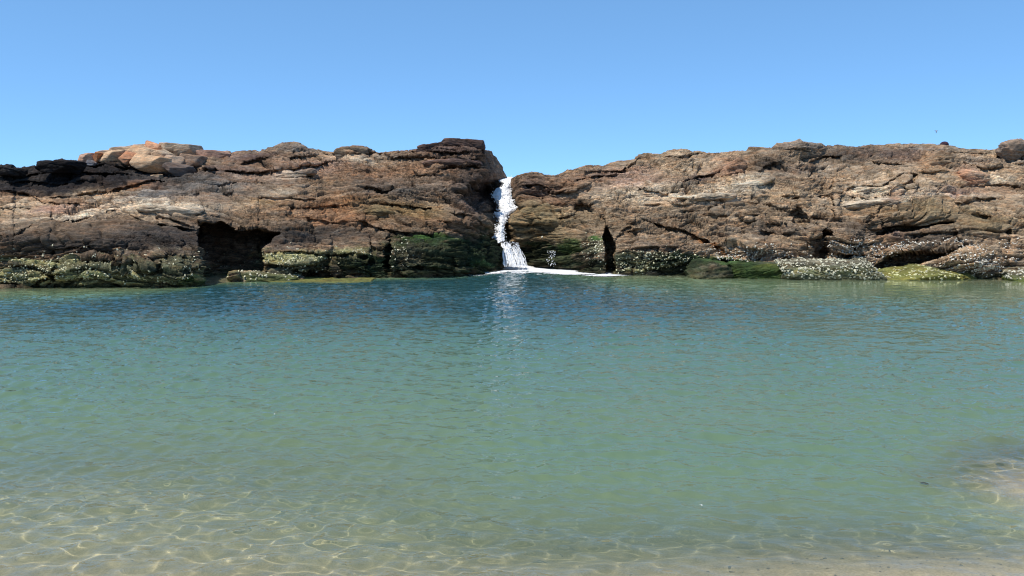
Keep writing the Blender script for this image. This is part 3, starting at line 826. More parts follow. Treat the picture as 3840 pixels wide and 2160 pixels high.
def build_outcrop(name, cols, skyline, remap, crest_D, wall, back_px, material, base):
    """cols: nominal pixel columns. Rows run from below the water up the face, over the crest and down behind."""
    cols = np.asarray(cols, float)
    sky = np.array(skyline, float)
    pyc = np.interp(cols, sky[:, 0], sky[:, 1])
    pyw = np.interp(cols, SHORE_PX, SHORE_PY)
    v = (1080.0 - pyw) / FPX; c, s = math.cos(PITCH), math.sin(PITCH)
    Dw = -CAM_H / ((-s + v * c) / (c + v * s))
    NR = 236
    t = np.linspace(0, 1, NR)
    T = t[:, None]
    PY = pyw[None] + (pyc - pyw)[None] * T
    PX = remap(np.repeat(cols[None], NR, 0), PY)
    Dc = crest_D(cols)[None]
    prof = 0.24 * T + 0.76 * T ** 1.8
    D = Dw[None] + (Dc - Dw[None]) * prof
    for (cx, cy, rx, ry, a) in BULGE:
        D = D - 1.35 * a * np.exp(-blob(PX, PY, cx, cy, rx, ry))
    B = at(PX, PY, D)
    nx_ = 16 * fbm(B[..., 0] * 3, B[..., 1], B[..., 2] * 3, 4, 71, 0.6)
    ny_ = 13 * fbm(B[..., 0] * 3, B[..., 1], B[..., 2] * 3, 4, 72, 0.6)
    lim = smooth(0.0, 10, PY - pyc[None])                       # keep the skyline itself
    for poly, dep, w in RECESS:
        bb = np.array(poly)
        if bb[:, 0].max() < PX.min() or bb[:, 0].min() > PX.max(): continue
        sd = sd_poly(PX + 0.45 * nx_, PY + 0.45 * ny_, poly) + 2
        D = D + dep * smooth(-w, w, sd) * lim
    for pts, wb, wa, dep in CRACKS:
        a = np.array(pts)
        m = (PX > a[:, 0].min() - 60) & (PX < a[:, 0].max() + 60) & (PY > a[:, 1].min() - 60) & (PY < a[:, 1].max() + 60)
        if not m.any(): continue
        d, sgn, al = line_dist(PX[m] + 0.6 * nx_[m], PY[m] + 0.6 * ny_[m], pts)
        w = np.where(sgn > 0, wb, wa) * 0.8
        env = np.clip(np.sin(np.pi * np.clip(al, 0.04, 0.96)) * 2.2, 0, 1)
        D[m] = D[m] + dep * 1.05 * np.exp(-(d / w) ** 2) * env * np.clip(0.75 + 0.12 * nx_[m], 0.1, 1.3) * lim[m]
        D[m] = D[m] - dep * 0.6 * np.exp(-((d - wa * 2) / (wa * 2.5)) ** 2) * (sgn < 0) * env * lim[m]
    D = D + wall(PX, PY)
    P = at(PX, PY, D)
    # below the water
    NU = 16
    k = np.linspace(1, 0, NU, endpoint=False)[:, None, None]
    foot = P[0][None]
    under = foot + k * np.array([0, 0, -1.9]) + np.concatenate([k * 0, -0.9 * k ** 0.7 + 0 * k, k * 0], -1)
    PXu = np.repeat(PX[:1], NU, 0); PYu = np.repeat(PY[:1], NU, 0)
    # behind the crest
    NB = 26
    kb = np.linspace(0, 1, NB + 1)[1:][:, None]
    top = P[-1]
    behind = np.stack([top[None, :, 0] * (1 + 0.12 * kb), top[None, :, 1] + 4.5 * kb, top[None, :, 2] - 0.35 * kb - (top[None, :, 2] + 1.2) * kb ** 2.2], -1)
    PXb = np.repeat(PX[-1:], NB, 0); PYb = np.repeat(PY[-1:], NB, 0)
    P = np.concatenate([under, P, behind], 0)
    PX = np.concatenate([PXu, PX, PXb], 0); PY = np.concatenate([PYu, PY, PYb], 0)
    # the side wall into the channel
    if back_px:
        side, n = back_px
        e = P[:, -1:] if side > 0 else P[:, :1]
        kk = np.linspace(0, 1, n + 1)[1:][None, :, None]
        ex = np.concatenate([e[..., 0:1] * (1 + 0.16 * kk) - side * 0.35 * kk, e[..., 1:2] * (1 + 0.16 * kk), e[..., 2:3] - 0.15 * kk], -1)
        epx = np.repeat(PX[:, -1:] if side > 0 else PX[:, :1], n, 1); epy = np.repeat(PY[:, -1:] if side > 0 else PY[:, :1], n, 1)
        if side > 0:
            P = np.concatenate([P, ex], 1); PX = np.concatenate([PX, epx], 1); PY = np.concatenate([PY, epy], 1)
        else:
            P = np.concatenate([ex[:, ::-1], P], 1); PX = np.concatenate([epx, PX], 1); PY = np.concatenate([epy, PY], 1)
    # smooth normals of the coarse form, then the rock detail
    N = grid_normals(P)
    for _ in range(4):
        Np = np.pad(N, ((2, 2), (2, 2), (0, 0)), mode='edge')
        N = (Np[:-4, 2:-2] + Np[4:, 2:-2] + Np[2:-2, :-4] + Np[2:-2, 4:] + 2 * N) / 6
    N /= np.linalg.norm(N, axis=-1, keepdims=True) + 1e-9
    if (N[..., 1].mean() > 0): N = -N
    det, crack = rock_detail(P)
    crest = smooth(14, 60, PY - np.interp(PX, sky[:, 0], sky[:, 1]))
    det = det * (0.6 + 0.4 * crest)
    det = det * (1 - 0.65 * smooth(1790, 1880, PX) * smooth(2010, 1940, PX) * smooth(930, 880, PY))      # water-worn sides of the channel
    det = det * (1 - 0.7 * np.exp(-(((PX - 2285) / 60) ** 4)) * smooth(820, 860, PY))
    stretch = np.maximum(np.linalg.norm(np.gradient(P, axis=0), axis=-1), np.linalg.norm(np.gradient(P, axis=1), axis=-1))
    kst = np.clip(0.085 / (stretch + 1e-6), 0.22, 1.0)
    for _ in range(2):
        kp = np.pad(kst, 2, mode='edge')
        kst = (kp[:-4, 2:-2] + kp[4:, 2:-2] + kp[2:-2, :-4] + kp[2:-2, 4:] + kst) / 5
    det = det * kst
    N2 = N * np.array([1.0, 1.0, 0.55])                      # beds stand out sideways more than upwards
    P2 = P + N2 * det[..., None]
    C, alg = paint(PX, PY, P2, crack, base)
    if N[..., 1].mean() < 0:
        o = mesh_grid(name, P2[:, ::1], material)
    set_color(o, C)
    set_float(o, rock_detail.broken, "broken")
    wet = np.clip(1.1 - (P2[..., 2]) / 0.9, 0, 1) * 0.8
    set_float(o, wet, "wet")
    return o, P2, N, PX, PY, alg, NU, NR


LX = np.array([(671, 1905), (674, 1890), (688, 1898), (701, 1892), (710, 1868), (735, 1853), (761, 1871), (793, 1887), (799, 1861), (817, 1871), (842, 1883), (855, 1865),
               (872, 1873), (887, 1858), (902, 1868), (915, 1875), (945, 1888), (975, 1901), (1005, 1922), (1040, 1934)], float)
RX = np.array([(671, 1918), (700, 1912), (740, 1912), (765, 1922), (778, 1938), (791, 1930), (808, 1901), (829, 1892), (842, 1888), (855, 1884), (900, 1886), (906, 1868), (1040, 1868)], float)


def remap_left(PX, PY):
    xl = np.interp(PY, LX[:, 0], LX[:, 1])
    return np.where(PX > 1700, 1700 + (PX - 1700) * (xl - 1700) / 205.0, PX)


def remap_right(PX, PY):
    xr = np.interp(PY, RX[:, 0], RX[:, 1])
    return np.where(PX < 2100, 2100 - (2100 - PX) * (2100 - xr) / 182.0, PX)


BX = np.array([(520, 1790), (547, 1800), (575, 1812), (611, 1803), (650, 1826), (680, 1785), (690, 1734), (722, 1700), (757, 1708), (795, 1768), (817, 1811), (855, 1849), (880, 1866), (900, 1800), (960, 1830), (1040, 1900)], float)


def wall_left(PX, PY):
    b = np.interp(PY, BX[:, 0], BX[:, 1])
    w = np.clip((PX - b) / 120.0, 0, 1)
    return 3.0 * w ** 0.8 * smooth(905, 860, PY) + 0.8 * w * smooth(860, 905, PY)


def wall_right(PX, PY):
    xr = np.interp(PY, RX[:, 0], RX[:, 1])
    e = np.clip((xr + 50 - PX) / 50.0, 0, 1)
    return 1.6 * e ** 2 * smooth(915, 895, PY) + 0.5 * smooth(2060, 1960, PX) * smooth(900, 930, PY)


def crest_left(px):
    return np.interp(px, [-1500, 0, 300, 700, 1100, 1500, 1800, 1905], [24, 23.5, 25.5, 26.5, 27, 26.5, 26, 28.5])


def crest_right(px):
    return np.interp(px, [1918, 2100, 2400, 3000, 3500, 3840, 5500], [25.5, 26, 27, 27, 27, 26.5, 26])


colsL = np.concatenate([np.linspace(-1300, -60, 130, endpoint=False), np.arange(-60, 1905.1, 2.3)])
colsR = np.concatenate([np.arange(1918, 3900, 2.3), np.linspace(3900, 5100, 130)])
outL = build_outcrop("rock_outcrop", colsL, SKY_L, remap_left, crest_left, wall_left, (1, 30), M_ROCK, BROWN)
tag(outL[0], "broad brown layered rock outcrop left of the waterfall with a dark cave at its foot", "rock outcrop", "rock outcrops beyond the pool")
outR = build_outcrop("rock_outcrop", colsR, SKY_R, remap_right, crest_right, wall_right, (-1, 30), M_ROCK, (0.345, 0.245, 0.155))
tag(outR[0], "tan and brown rock outcrop right of the waterfall, pale oysters along its waterline", "rock outcrop", "rock outcrops beyond the pool")

# ------------------------------------------------------------------ loose and jointed boulders
_ico = {}


def ico(n):
    if n in _ico: return _ico[n]
    import bmesh
    bm = bmesh.new(); bmesh.ops.create_icosphere(bm, subdivisions=n, radius=1.0)
    V = np.array([v.co[:] for v in bm.verts]); F = np.array([[v.index for v in f.verts] for f in bm.faces])
    bm.free(); _ico[n] = (V, F)
    return _ico[n]


def surface_D(out, px, py):
    """distance of the outcrop surface at a place"""
    P2 = out[1]; fx, fy = proj(P2)
    d = (fx - px) ** 2 + (fy - py) ** 2 + 40 * (P2[..., 1] - P2[..., 1].min())
    k = np.unravel_index(np.argmin(d), d.shape)
    return float(P2[k][1])


def boulder(name, px, py, D, w, h, depth, label, seed, col, tilt=0, sub=5, sharp=1.0, rough=0.03, cuts=9, shells=None, alg=None, rz=0, planes=None, cat="boulder", group=None, col2=None, native=False, dome=False):
    """faceted rock about w x h (photo pixels) centred at px, py"""
    r = np.random.default_rng(seed)
    V, F = ico(sub)
    m = D / FPX
    sxx, szz = w * m / 2, h * m / 2
    nn = [r.normal(size=3) for _ in range(cuts)]
    nn = [a / np.linalg.norm(a) for a in nn]
    dd = [r.uniform(0.60, 0.86) for _ in nn]
    nn += [np.array(a, float) for a in ((0, 0, 1), (0, 0, -1), (1, 0, 0), (-1, 0, 0), (0, -1, 0))]
    dd += [0.62, 0.7, 0.8, 0.8, 0.7]
    for pl in planes or []:
        a = np.array(pl[:3], float); nn.append(a / np.linalg.norm(a)); dd.append(pl[3])
    if dome: nn, dd = [], []
    pw = 30 * sharp
    inv = np.zeros(len(V))
    for a, d in zip(nn, dd):
        inv += (np.clip(V @ a, 1e-3, None) / d) ** pw
    R = 1 / (inv + 1) ** (1 / pw)
    P = V * R[:, None]
    P = P / np.abs(P).max(0)
    P = P * np.array([sxx, depth / 2, szz])
    a = math.radians(-tilt); ca, sa = math.cos(a), math.sin(a)
    P = np.stack([P[:, 0] * ca - P[:, 2] * sa, P[:, 1], P[:, 0] * sa + P[:, 2] * ca], 1)
    a = math.radians(rz); ca, sa = math.cos(a), math.sin(a)
    P = np.stack([P[:, 0] * ca - P[:, 1] * sa, P[:, 0] * sa + P[:, 1] * ca, P[:, 2]], 1)
    o3 = at(px, py, D)
    W = (P + o3)[None]
    nrm = P / np.array([sxx, depth / 2, szz]) ** 2
    nrm /= (np.linalg.norm(nrm, axis=1, keepdims=True) + 1e-9)
    if native:                                     # same layered rock, same stains as the outcrops
        det, crack = rock_detail(W, 0.40)
        P = P + (nrm * np.array([1, 1, 0.5])) * det[0][:, None]
        qx, qy = proj(P + o3)
        C, al = paint(qx[None], qy[None], (P + o3)[None], crack, col)
        C = C[0]
        mo = fbm(W[..., 0] * 4, W[..., 1] * 4, W[..., 2] * 8, 4, seed + 3)[0]
    else:
        d = rough * fbm(W[..., 0] * 3, W[..., 1] * 3, W[..., 2] * 7, 5, seed, 0.6, True) + rough * 0.8 * fbm(W[..., 0] * 1, W[..., 1] * 1, W[..., 2] * 12, 3, seed + 1)
        P = P + nrm * d[0][:, None]
        st = fbm(W[..., 0] * 1.2, W[..., 1] * 1.2, W[..., 2] * 6, 4, seed + 2)[0]
        mo = fbm(W[..., 0] * 4, W[..., 1] * 4, W[..., 2] * 6, 4, seed + 3)[0]
        C = np.array(col)[None] * np.exp(0.45 * st + 0.45 * mo)[:, None]
        if col2 is not None:
            k = np.clip(0.5 + 1.6 * st, 0, 1)[:, None]
            C = C * (1 - k) + np.array(col2) * k * np.exp(0.4 * mo)[:, None]
    if alg is not None:
        a_col, z0, z1 = alg
        zz = W[0, :, 2]
        k = np.clip(smooth(z1, z0, zz + 0.16 * mo) * 0.9 + 0.45 * mo, 0, 0.9)[:, None]
        C = C * (1 - k) + np.array(a_col) * k * np.exp(0.9 * mo)[:, None]
    o = mesh_np(name, P, F, M_ROCK if native else M_BOULDER)
    set_color(o, np.clip(C, 0.01, 0.7)); set_float(o, np.clip(1 - W[0, :, 2] / 0.5, 0, 1) * 0.6, "wet")
    o.location = Vector(o3)
    tag(o, label, cat, group)
    if shells: EXTRA_SHELL.append((P + o3, nrm, shells))
    return o


EXTRA_SHELL = []
BT = (0.40, 0.275, 0.175); BG = (0.36, 0.275, 0.195); BO = (0.36, 0.165, 0.085)
GB = "jointed boulders on the left ridge"
TOP = [
    # px, py, D, w, h, depth, tilt, colour, label
    (336, 590, 25.2, 56, 34, 0.6, -6, (0.36, 0.24, 0.18), "small pinkish boulder at the left end of the pale boulder pile", [(0, -1, .4, .7)]),
    (343, 606, 25.0, 34, 18, 0.4, 4, (0.22, 0.19, 0.18), "small grey stone below the leftmost pinkish boulder", None),
    (372, 589, 25.3, 30, 44, 0.6, 12, BO, "narrow rust-orange boulder slab standing left of the big pale block", [(-1, -1, .3, .6)]),
    (428, 590, 25.4, 96, 54, 0.9, -8, BT, "large pale block with a shaded right end, in the left part of the pile", [(1, -.8, -.5, .62), (-.3, -1, .6, .6)]),
    (395, 572, 25.8, 50, 26, 0.6, -12, BG, "pale rounded boulder on the skyline above the big left block", None),
    (462, 562, 26.1, 84, 30, 0.7, -8, BG, "flat grey-tan boulder on the skyline, second from the left", None),
    (498, 592, 25.2, 70, 44, 0.8, 22, (0.33, 0.17, 0.10), "tilted orange-brown block with a dark right side", [(1, -.6, -.4, .55), (-.2, -1, .5, .6)]),
    (540, 575, 25.9, 104, 56, 0.9, 14, BT, "big sloping pale boulder in the middle of the pile", [(-.2, -1, .5, .6)]),
    (516, 552, 26.6, 74, 24, 0.7, -12, BG, "pale skyline boulder left of the orange one", None),
    (588, 557, 26.5, 78, 46, 0.8, 18, (0.40, 0.22, 0.135), "orange-tinted boulder at the top of the pile", [(-.4, -1, .4, .6)]),
    (574, 609, 25.0, 124, 60, 1.0, 8, BT, "widest pale boulder low in the pile with a shaded right end", [(1, -.7, -.2, .66), (-.3, -1, .7, .62)]),
    (612, 584, 25.8, 60, 50, 0.8, 30, BG, "tan boulder wedged below the orange-tinted top boulder", None),
    (655, 556, 26.5, 100, 40, 0.9, 4, BG, "long grey-tan boulder on the skyline right of the orange-tinted one", None),
    (700, 560, 26.4, 96, 42, 0.9, 2, (0.33, 0.26, 0.19), "rounded boulder with a blackened right end at the right of the pile", [(1, -.6, .1, .7)]),
    (648, 605, 25.3, 80, 54, 0.8, 8, (0.30, 0.22, 0.16), "brown-tan boulder right of the widest pale boulder", None),
    (672, 632, 24.9, 66, 42, 0.8, 12, (0.13, 0.10, 0.085), "dark brown block below the brown-tan boulder", [(1, -1, 0, .6)]),
    (590, 662, 24.6, 42, 22, 0.4, -6, BT, "small pale triangular stone below the boulder pile", None),
    (800, 576, 26.3, 110, 30, 0.8, 2, (0.27, 0.17, 0.13), "low pinkish-brown slab on the skyline right of the boulder pile", None),
    (720, 596, 25.7, 90, 40, 0.8, 6, (0.26, 0.18, 0.13), "brown slab leaning under the boulder with the blackened end", None),
]
for i, (px, py, D, w, h, dp, tl, col, lab, pls) in enumerate(TOP):
    boulder("boulder", px, py + 5, D - 0.15, w * 1.06, h * 1.08, dp * 1.3, lab, 500 + i, col, tilt=tl, sharp=2.2, cuts=7, planes=pls, group=GB, rough=0.016, rz=(i * 37) % 50 - 25)
DS = [
    (1745, 540, 26.0, 150, 40, 1.5, 3, MAROON, "thick dark cap slab at the top of the cliff left of the waterfall"),
    (1640, 548, 26.2, 130, 30, 1.3, -6, MAROON, "dark slab on the skyline left of the thick cap slab"),
    (1330, 562, 26.4, 110, 32, 1.2, -3, (0.20, 0.15, 0.10), "low brown knob of rock on the skyline in the middle of the left outcrop"),
    (30, 628, 22.8, 70, 26, 1.2, 0, DARK, "black rounded rock on the skyline at the left edge"),
    (235, 610, 23.4, 120, 26, 1.3, 0, DARK, "black hump of rock on the skyline left of the pale boulder pile"),
]
for i, (px, py, D, w, h, dp, tl, col, lab) in enumerate(DS):
    boulder("ridge_rock", px, py + 14, D, w * 1.1, h * 1.5, dp * 1.3, lab, 600 + i, col, tilt=tl, native=True, cuts=4, cat="rock")
boulder("boulder", 3800, 566, 25.7, 100, 70, 1.1, "knobbly grey boulder with a dark hollow face on the ridge at the right edge", 701, (0.22, 0.165, 0.125),
        rough=0.10, sharp=1.0, planes=[(.5, -1, -.5, .40)])
boulder("boulder", 3541, 543, 27.9, 30, 24, 0.28, "tiny dark maroon dome-shaped rock poking above the right ridge", 702, (0.035, 0.02, 0.03), sub=3, rough=0.005, dome=True)
boulder("boulder", 2665, 1014, 20.6, 175, 92, 1.6, "grey-olive wedge-shaped boulder at the waterline of the right outcrop", 703, (0.15, 0.12, 0.075), native=True, cuts=3,
        planes=[(-.75, -.3, .62, .5), (.5, -.3, .8, .52)], alg=((0.09, 0.10, 0.05), -0.05, 0.2), col2=(0.20, 0.145, 0.09))
boulder("boulder", 3110, 1016, 20.3, 400, 100, 2.0, "long flat-topped boulder crusted with oysters at the waterline right of the green notch", 704, (0.17, 0.15, 0.10), native=True, sub=6,
        cuts=4, alg=(GRN_O, 0.0, 0.35), shells=(3.2, 0.4))
boulder("boulder", 3470, 1042, 20.2, 400, 96, 1.9, "low yellow-green weedy rock in front of the shaded undercut on the right", 705, (0.20, 0.18, 0.08), native=True, sub=6,
        cuts=2, alg=((0.20, 0.20, 0.055), 0.1, 0.6), shells=(1.0, 0.9), planes=[(-.45, -.3, .8, .45), (.4, -.3, .9, .5)])
boulder("boulder", 3850, 1040, 19.8, 170, 70, 1.5, "pale low rock with weed at the waterline at the right edge", 706, (0.24, 0.21, 0.14), native=True,
        alg=((0.16, 0.2, 0.05), 0.0, 0.15), shells=(1.0, 0.2))
boulder("boulder", 2838, 1018, 20.6, 210, 84, 1.8, "dark green weed-covered boulder left of the oyster-crusted flat boulder", 707, (0.07, 0.08, 0.04), native=True, sub=6,
        cuts=4, alg=((0.045, 0.075, 0.022), 0.15, 0.5))
boulder("boulder", 1000, 1046, 19.7, 240, 62, 1.4, "low mossy ledge of rock at the mouth of the dark cave", 708, (0.17, 0.14, 0.09), native=True, sub=6,
        cuts=4, alg=((0.14, 0.16, 0.06), 0.0, 0.3), shells=(0.8, 0.5))
boulder("boulder", 1190, 1057, 19.55, 420, 15, 1.3, "thin yellow-green ledge awash at the waterline right of the cave", 709, (0.12, 0.115, 0.05), rough=0.05,
        alg=((0.11, 0.115, 0.035), 0.0, 0.3))
boulder("boulder", 1060, 1020, 20.0, 90, 30, 0.8, "small dark stone under the overhang right of the cave", 710, (0.10, 0.09, 0.06), rough=0.05, sub=4,
        alg=(GRN_O, 0.0, 0.25))

# slabs and knobs that stand out of the two outcrops
SLABS = [
    (outR, [(2745, 645, 120, 60, -45, (0.36, 0.21, 0.12), "orange-brown slab leaning below the dark knob"), (2815, 697, 180, 40, -15, PALE, "pale sloping slab right of the orange-brown one"),
            (2640, 740, 230, 30, -3, TAN, None), (2450, 733, 180, 26, -3, TAN, None), (3265, 716, 150, 32, 0, PALE, None), (3265, 766, 230, 34, -7, TAN, "long pale slab rising to the right"),
            (3505, 612, 120, 56, -38, (0.42, 0.27, 0.15), "tan wedge-shaped slab below the ridge"), (3645, 665, 110, 40, 8, (0.50, 0.26, 0.15), "smooth orange rounded slab"), (3335, 905, 110, 40, 0, (0.30, 0.18, 0.11), None)]),
    (outL, [(650, 788, 230, 30, 3, PALE, "pale sunlit slab on top of the low bench"), (1110, 655, 150, 26, -9, TAN, None), (1700, 612, 220, 26, 0, MAROON, None), (1430, 795, 120, 28, 0, OLIVE, None)])]
for out_, items in SLABS:
    for i, (px, py, w, h, tl, col, lab) in enumerate(items):
        Ds = surface_D(out_, px, py)
        m_ = Ds / FPX
        o = boulder("rock_slab", px, py, Ds + 0.20 * w * m_, w, h, 0.75 * w * m_, None, 800 + i + len(items), col, tilt=tl, native=True, cuts=3, sub=5, sharp=0.35, cat=None)
        o.parent = out_[0]
        if lab: o['label'] = lab

# ------------------------------------------------------------------ shells and weed on the rock
def shell_template(seed):
    r = np.random.default_rng(seed)
    n = 7
    an = np.linspace(0, 2 * math.pi, n, endpoint=False)
    rad = 1 + 0.3 * r.normal(size=n)
    rim = np.stack([np.cos(an) * rad * 1.2, np.sin(an) * rad * 0.85, np.zeros(n) - 0.3], 1)
    mid = np.stack([np.cos(an) * rad * 0.7, np.sin(an) * rad * 0.5, 0.18 + 0.10 * r.normal(size=n)], 1)
    top = np.array([[0.1, 0, 0.26]])
    V = np.concatenate([rim, mid, top])
    F = []
    for i in range(n):
        j = (i + 1) % n
        F += [[i, j, n + j], [i, n + j, n + i], [n + i, n + j, 2 * n]]
    return V, np.array(F)


def weed_template(seed):
    """a little tuft: four blades, each a bent strip"""
    r = np.random.default_rng(seed)
    V = []; F = []
    for b in range(5):
        a = r.uniform(0, 6.28); l = r.uniform(0.7, 1.5); w = r.uniform(0.18, 0.3)
        d = np.array([math.cos(a), math.sin(a), 0]); s = np.array([-math.sin(a), math.cos(a), 0]) * w
        p0 = d * 0.15; p1 = d * 0.6 * l + np.array([0, 0, 0.6 * l]); p2 = d * 1.2 * l + np.array([0, 0, 0.35 * l])
        k = len(V); V += [p0 - s, p0 + s, p1 - s, p1 + s, p2]
        F += [[k, k + 1, k + 3], [k, k + 3, k + 2], [k + 2, k + 3, k + 4]]
    return np.array(V), np.array(F)


def scatter(name, pts, nrms, sizes, cols, templ, mat, seed):
    r = np.random.default_rng(seed)
    Vs, Fs, Cs = [], [], []
    T = [templ(seed + i) for i in range(6)]
    k = 0
    which = r.integers(0, 6, len(pts))
    for ti in range(6):
        idx = np.where(which == ti)[0]
        if not len(idx): continue
        V, F = T[ti]
        n = nrms[idx]; n = n / (np.linalg.norm(n, axis=1, keepdims=True) + 1e-9)
        ref = r.normal(size=n.shape)
        a = np.cross(n, ref); a /= np.linalg.norm(a, axis=1, keepdims=True) + 1e-9
        b = np.cross(n, a)
        W = pts[idx][:, None] + sizes[idx][:, None, None] * (V[None, :, 0:1] * a[:, None] + V[None, :, 1:2] * b[:, None] + V[None, :, 2:3] * n[:, None])
        Vs.append(W.reshape(-1, 3))
        Fs.append((F[None] + (np.arange(len(idx)) * len(V))[:, None, None] + k).reshape(-1, 3))
        Cs.append(np.repeat(cols[idx], len(V), 0)); k += len(idx) * len(V)
    o = mesh_np(name, np.concatenate(Vs), np.concatenate(Fs), mat, shade=False)
    set_color(o, np.concatenate(Cs))
    return o


SP, SN, SS, SC = [], [], [], []
WP, WN, WS, WC = [], [], [], []
for (o, P2, N, PX, PY, alg, NU, NR) in (outL, outR):
    ppx, ppy = proj(P2)
    face = (slice(NU, NU + NR - 30), slice(0, None))
    p = P2[face].reshape(-1, 3); n = N[face].reshape(-1, 3); qx = ppx[face].ravel(); qy = ppy[face].ravel(); al = alg[face].ravel()
    nz = fbm(p[:, 0] * 3, p[:, 1] * 3, p[:, 2] * 5, 3, 81)
    dens = np.zeros(len(p)); tint = np.zeros(len(p))
    for (cx, cy, rx, ry, d, tn) in SHELLS:
        w = d * np.exp(-blob(qx, qy, cx, cy, rx, ry) * 1.2)
        tint = np.where(w > dens, tn, tint); dens = np.maximum(dens, w)
    dens = dens * np.clip(0.75 + 1.8 * nz, 0.0, 1.8)
    vis = (qx > -120) & (qx < 3960) & (p[:, 2] > 0.03)
    pick = np.where(vis & (RNG.random(len(p)) < np.clip(dens, 0, 2) * 0.24))[0]
    SP.append(p[pick] + n[pick] * 0.01)
    sn = n[pick] + RNG.normal(size=(len(pick), 3)) * 0.45
    SN.append(sn); SS.append(RNG.uniform(0.008, 0.029, len(pick)))
    white = np.array((0.66, 0.62, 0.54)); yel = np.array((0.62, 0.60, 0.33)); dull = np.array((0.25, 0.23, 0.17))
    tt = tint[pick][:, None]
    c = white * (1 - tt) + yel * tt
    k = (RNG.random(len(pick)) ** 1.1)[:, None]
    SC.append(c * (1 - k * 0.75) + dull * k * 0.75)
    pick = np.where(vis & (RNG.random(len(p)) < np.clip(al - 0.2, 0, 1) * 0.05))[0]
    WP.append(p[pick]); WN.append(n[pick] * 0.8 + np.array([0, 0, 0.2]) + RNG.normal(size=(len(pick), 3)) * 0.3); WS.append(RNG.uniform(0.008, 0.022, len(pick)))
    WC.append(pick * 0)
    Cc = np.array([d for d in [GRN_V]])
    # weed takes the colour of the algae it grows in
    attc = np.empty(len(o.data.vertices) * 4, np.float32); o.data.color_attributes["tone"].data.foreach_get("color", attc)
    attc = attc.reshape(P2.shape[0], P2.shape[1], 4)[face].reshape(-1, 4)[:, :3]
    WC[-1] = attc[pick] * RNG.uniform(0.6, 1.7, (len(pick), 1))
for (p, n, (dn, tn)) in EXTRA_SHELL:
    vis = (n[:, 1] < 0.5) & (p[:, 2] > 0.03)
    idx = np.where(vis)[0]
    area_n = int(min(len(idx), 420 * dn))
    pick = RNG.choice(idx, area_n, replace=False)
    nz = fbm(p[pick, 0] * 3, p[pick, 1] * 3, p[pick, 2] * 5, 3, 83)
    pick = pick[nz > -0.15]
    SP.append(p[pick]); SN.append(n[pick] + RNG.normal(size=(len(pick), 3)) * 0.4); SS.append(RNG.uniform(0.016, 0.044, len(pick)))
    k = (RNG.random(len(pick)) ** 1.1)[:, None]
    c = np.array((0.66, 0.62, 0.54)) * (1 - tn) + np.array((0.5, 0.5, 0.22)) * tn
    SC.append(c * (1 - k * 0.75) + np.array((0.25, 0.23, 0.17)) * k * 0.75)
oy = scatter("oyster_shells", np.concatenate(SP), np.concatenate(SN), np.concatenate(SS), np.concatenate(SC), shell_template, M_SHELL, 900)
tag(oy, "crust of pale oyster shells along the waterline of the rocks", "oysters", kind='stuff')
wd = scatter("green_algae", np.concatenate(WP), np.concatenate(WN), np.concatenate(WS), np.concatenate(WC), weed_template, M_WEED, 950)
tag(wd, "short green algae growing on the wet foot of the rocks", "algae", kind='stuff')

# ------------------------------------------------------------------ waterfall
FD = np.array([(664, 33.0), (673, 29.0), (676, 27.9), (690, 27.4), (710, 27.0), (735, 26.6), (760, 26.2), (785, 25.9), (797, 25.7), (820, 25.3), (845, 25.0), (856, 24.8), (875, 24.5), (892, 24.2), (908, 23.9)])
nr, nc = 170, 60
pyf = np.linspace(664, 908, nr)
rgn = np.random.default_rng(5)
lf = np.interp(pyf, LX[:, 0], LX[:, 1]) - 7 + 5 * fbm(pyf * 0.12, pyf * 0, pyf * 0, 3, 301)
rf = np.interp(pyf, RX[:, 0], RX[:, 1]) + 5 + 5 * fbm(pyf * 0.12, pyf * 0 + 9, pyf * 0, 3, 302)
lf = np.where(pyf < 690, lf - 16 * smooth(690, 676, pyf), lf); rf = np.where(pyf > 895, rf + 4, rf)
df_ = np.interp(pyf, FD[:, 0], FD[:, 1])
uf = np.linspace(0, 1, nc)[None]
PXf = lf[:, None] + (rf - lf)[:, None] * uf
PYf = np.repeat(pyf[:, None], nc, 1)
Df = np.repeat(df_[:, None], nc, 1)
Pf = at(PXf, PYf, Df)
bmp = 0.12 * fbm(Pf[..., 0] * 2.5, Pf[..., 1] * 2.0, Pf[..., 2] * 2.2, 4, 91) + 0.025 * fbm(Pf[..., 0] * 9, Pf[..., 1] * 6, Pf[..., 2] * 6, 3, 92, 0.6, True)
edge = 1 - (2 * uf - 1) ** 2
Pf[..., 1] -= bmp + 0.25 * edge + 0.45 * smooth(676, 700, PYf)
Pf[..., 2] += 0.3 * bmp * smooth(676, 700, PYf)
wf = bpy.data.objects.new("waterfall", None); COL.objects.link(wf)
wf.location = Vector(at(1905, 1000, 23.6))
tag(wf, "narrow white waterfall tumbling through the gap between the two outcrops", "waterfall")


def under(o, root):
    o.parent = root
    o.matrix_parent_inverse = Matrix.Translation(-Vector(root.location))
    return o


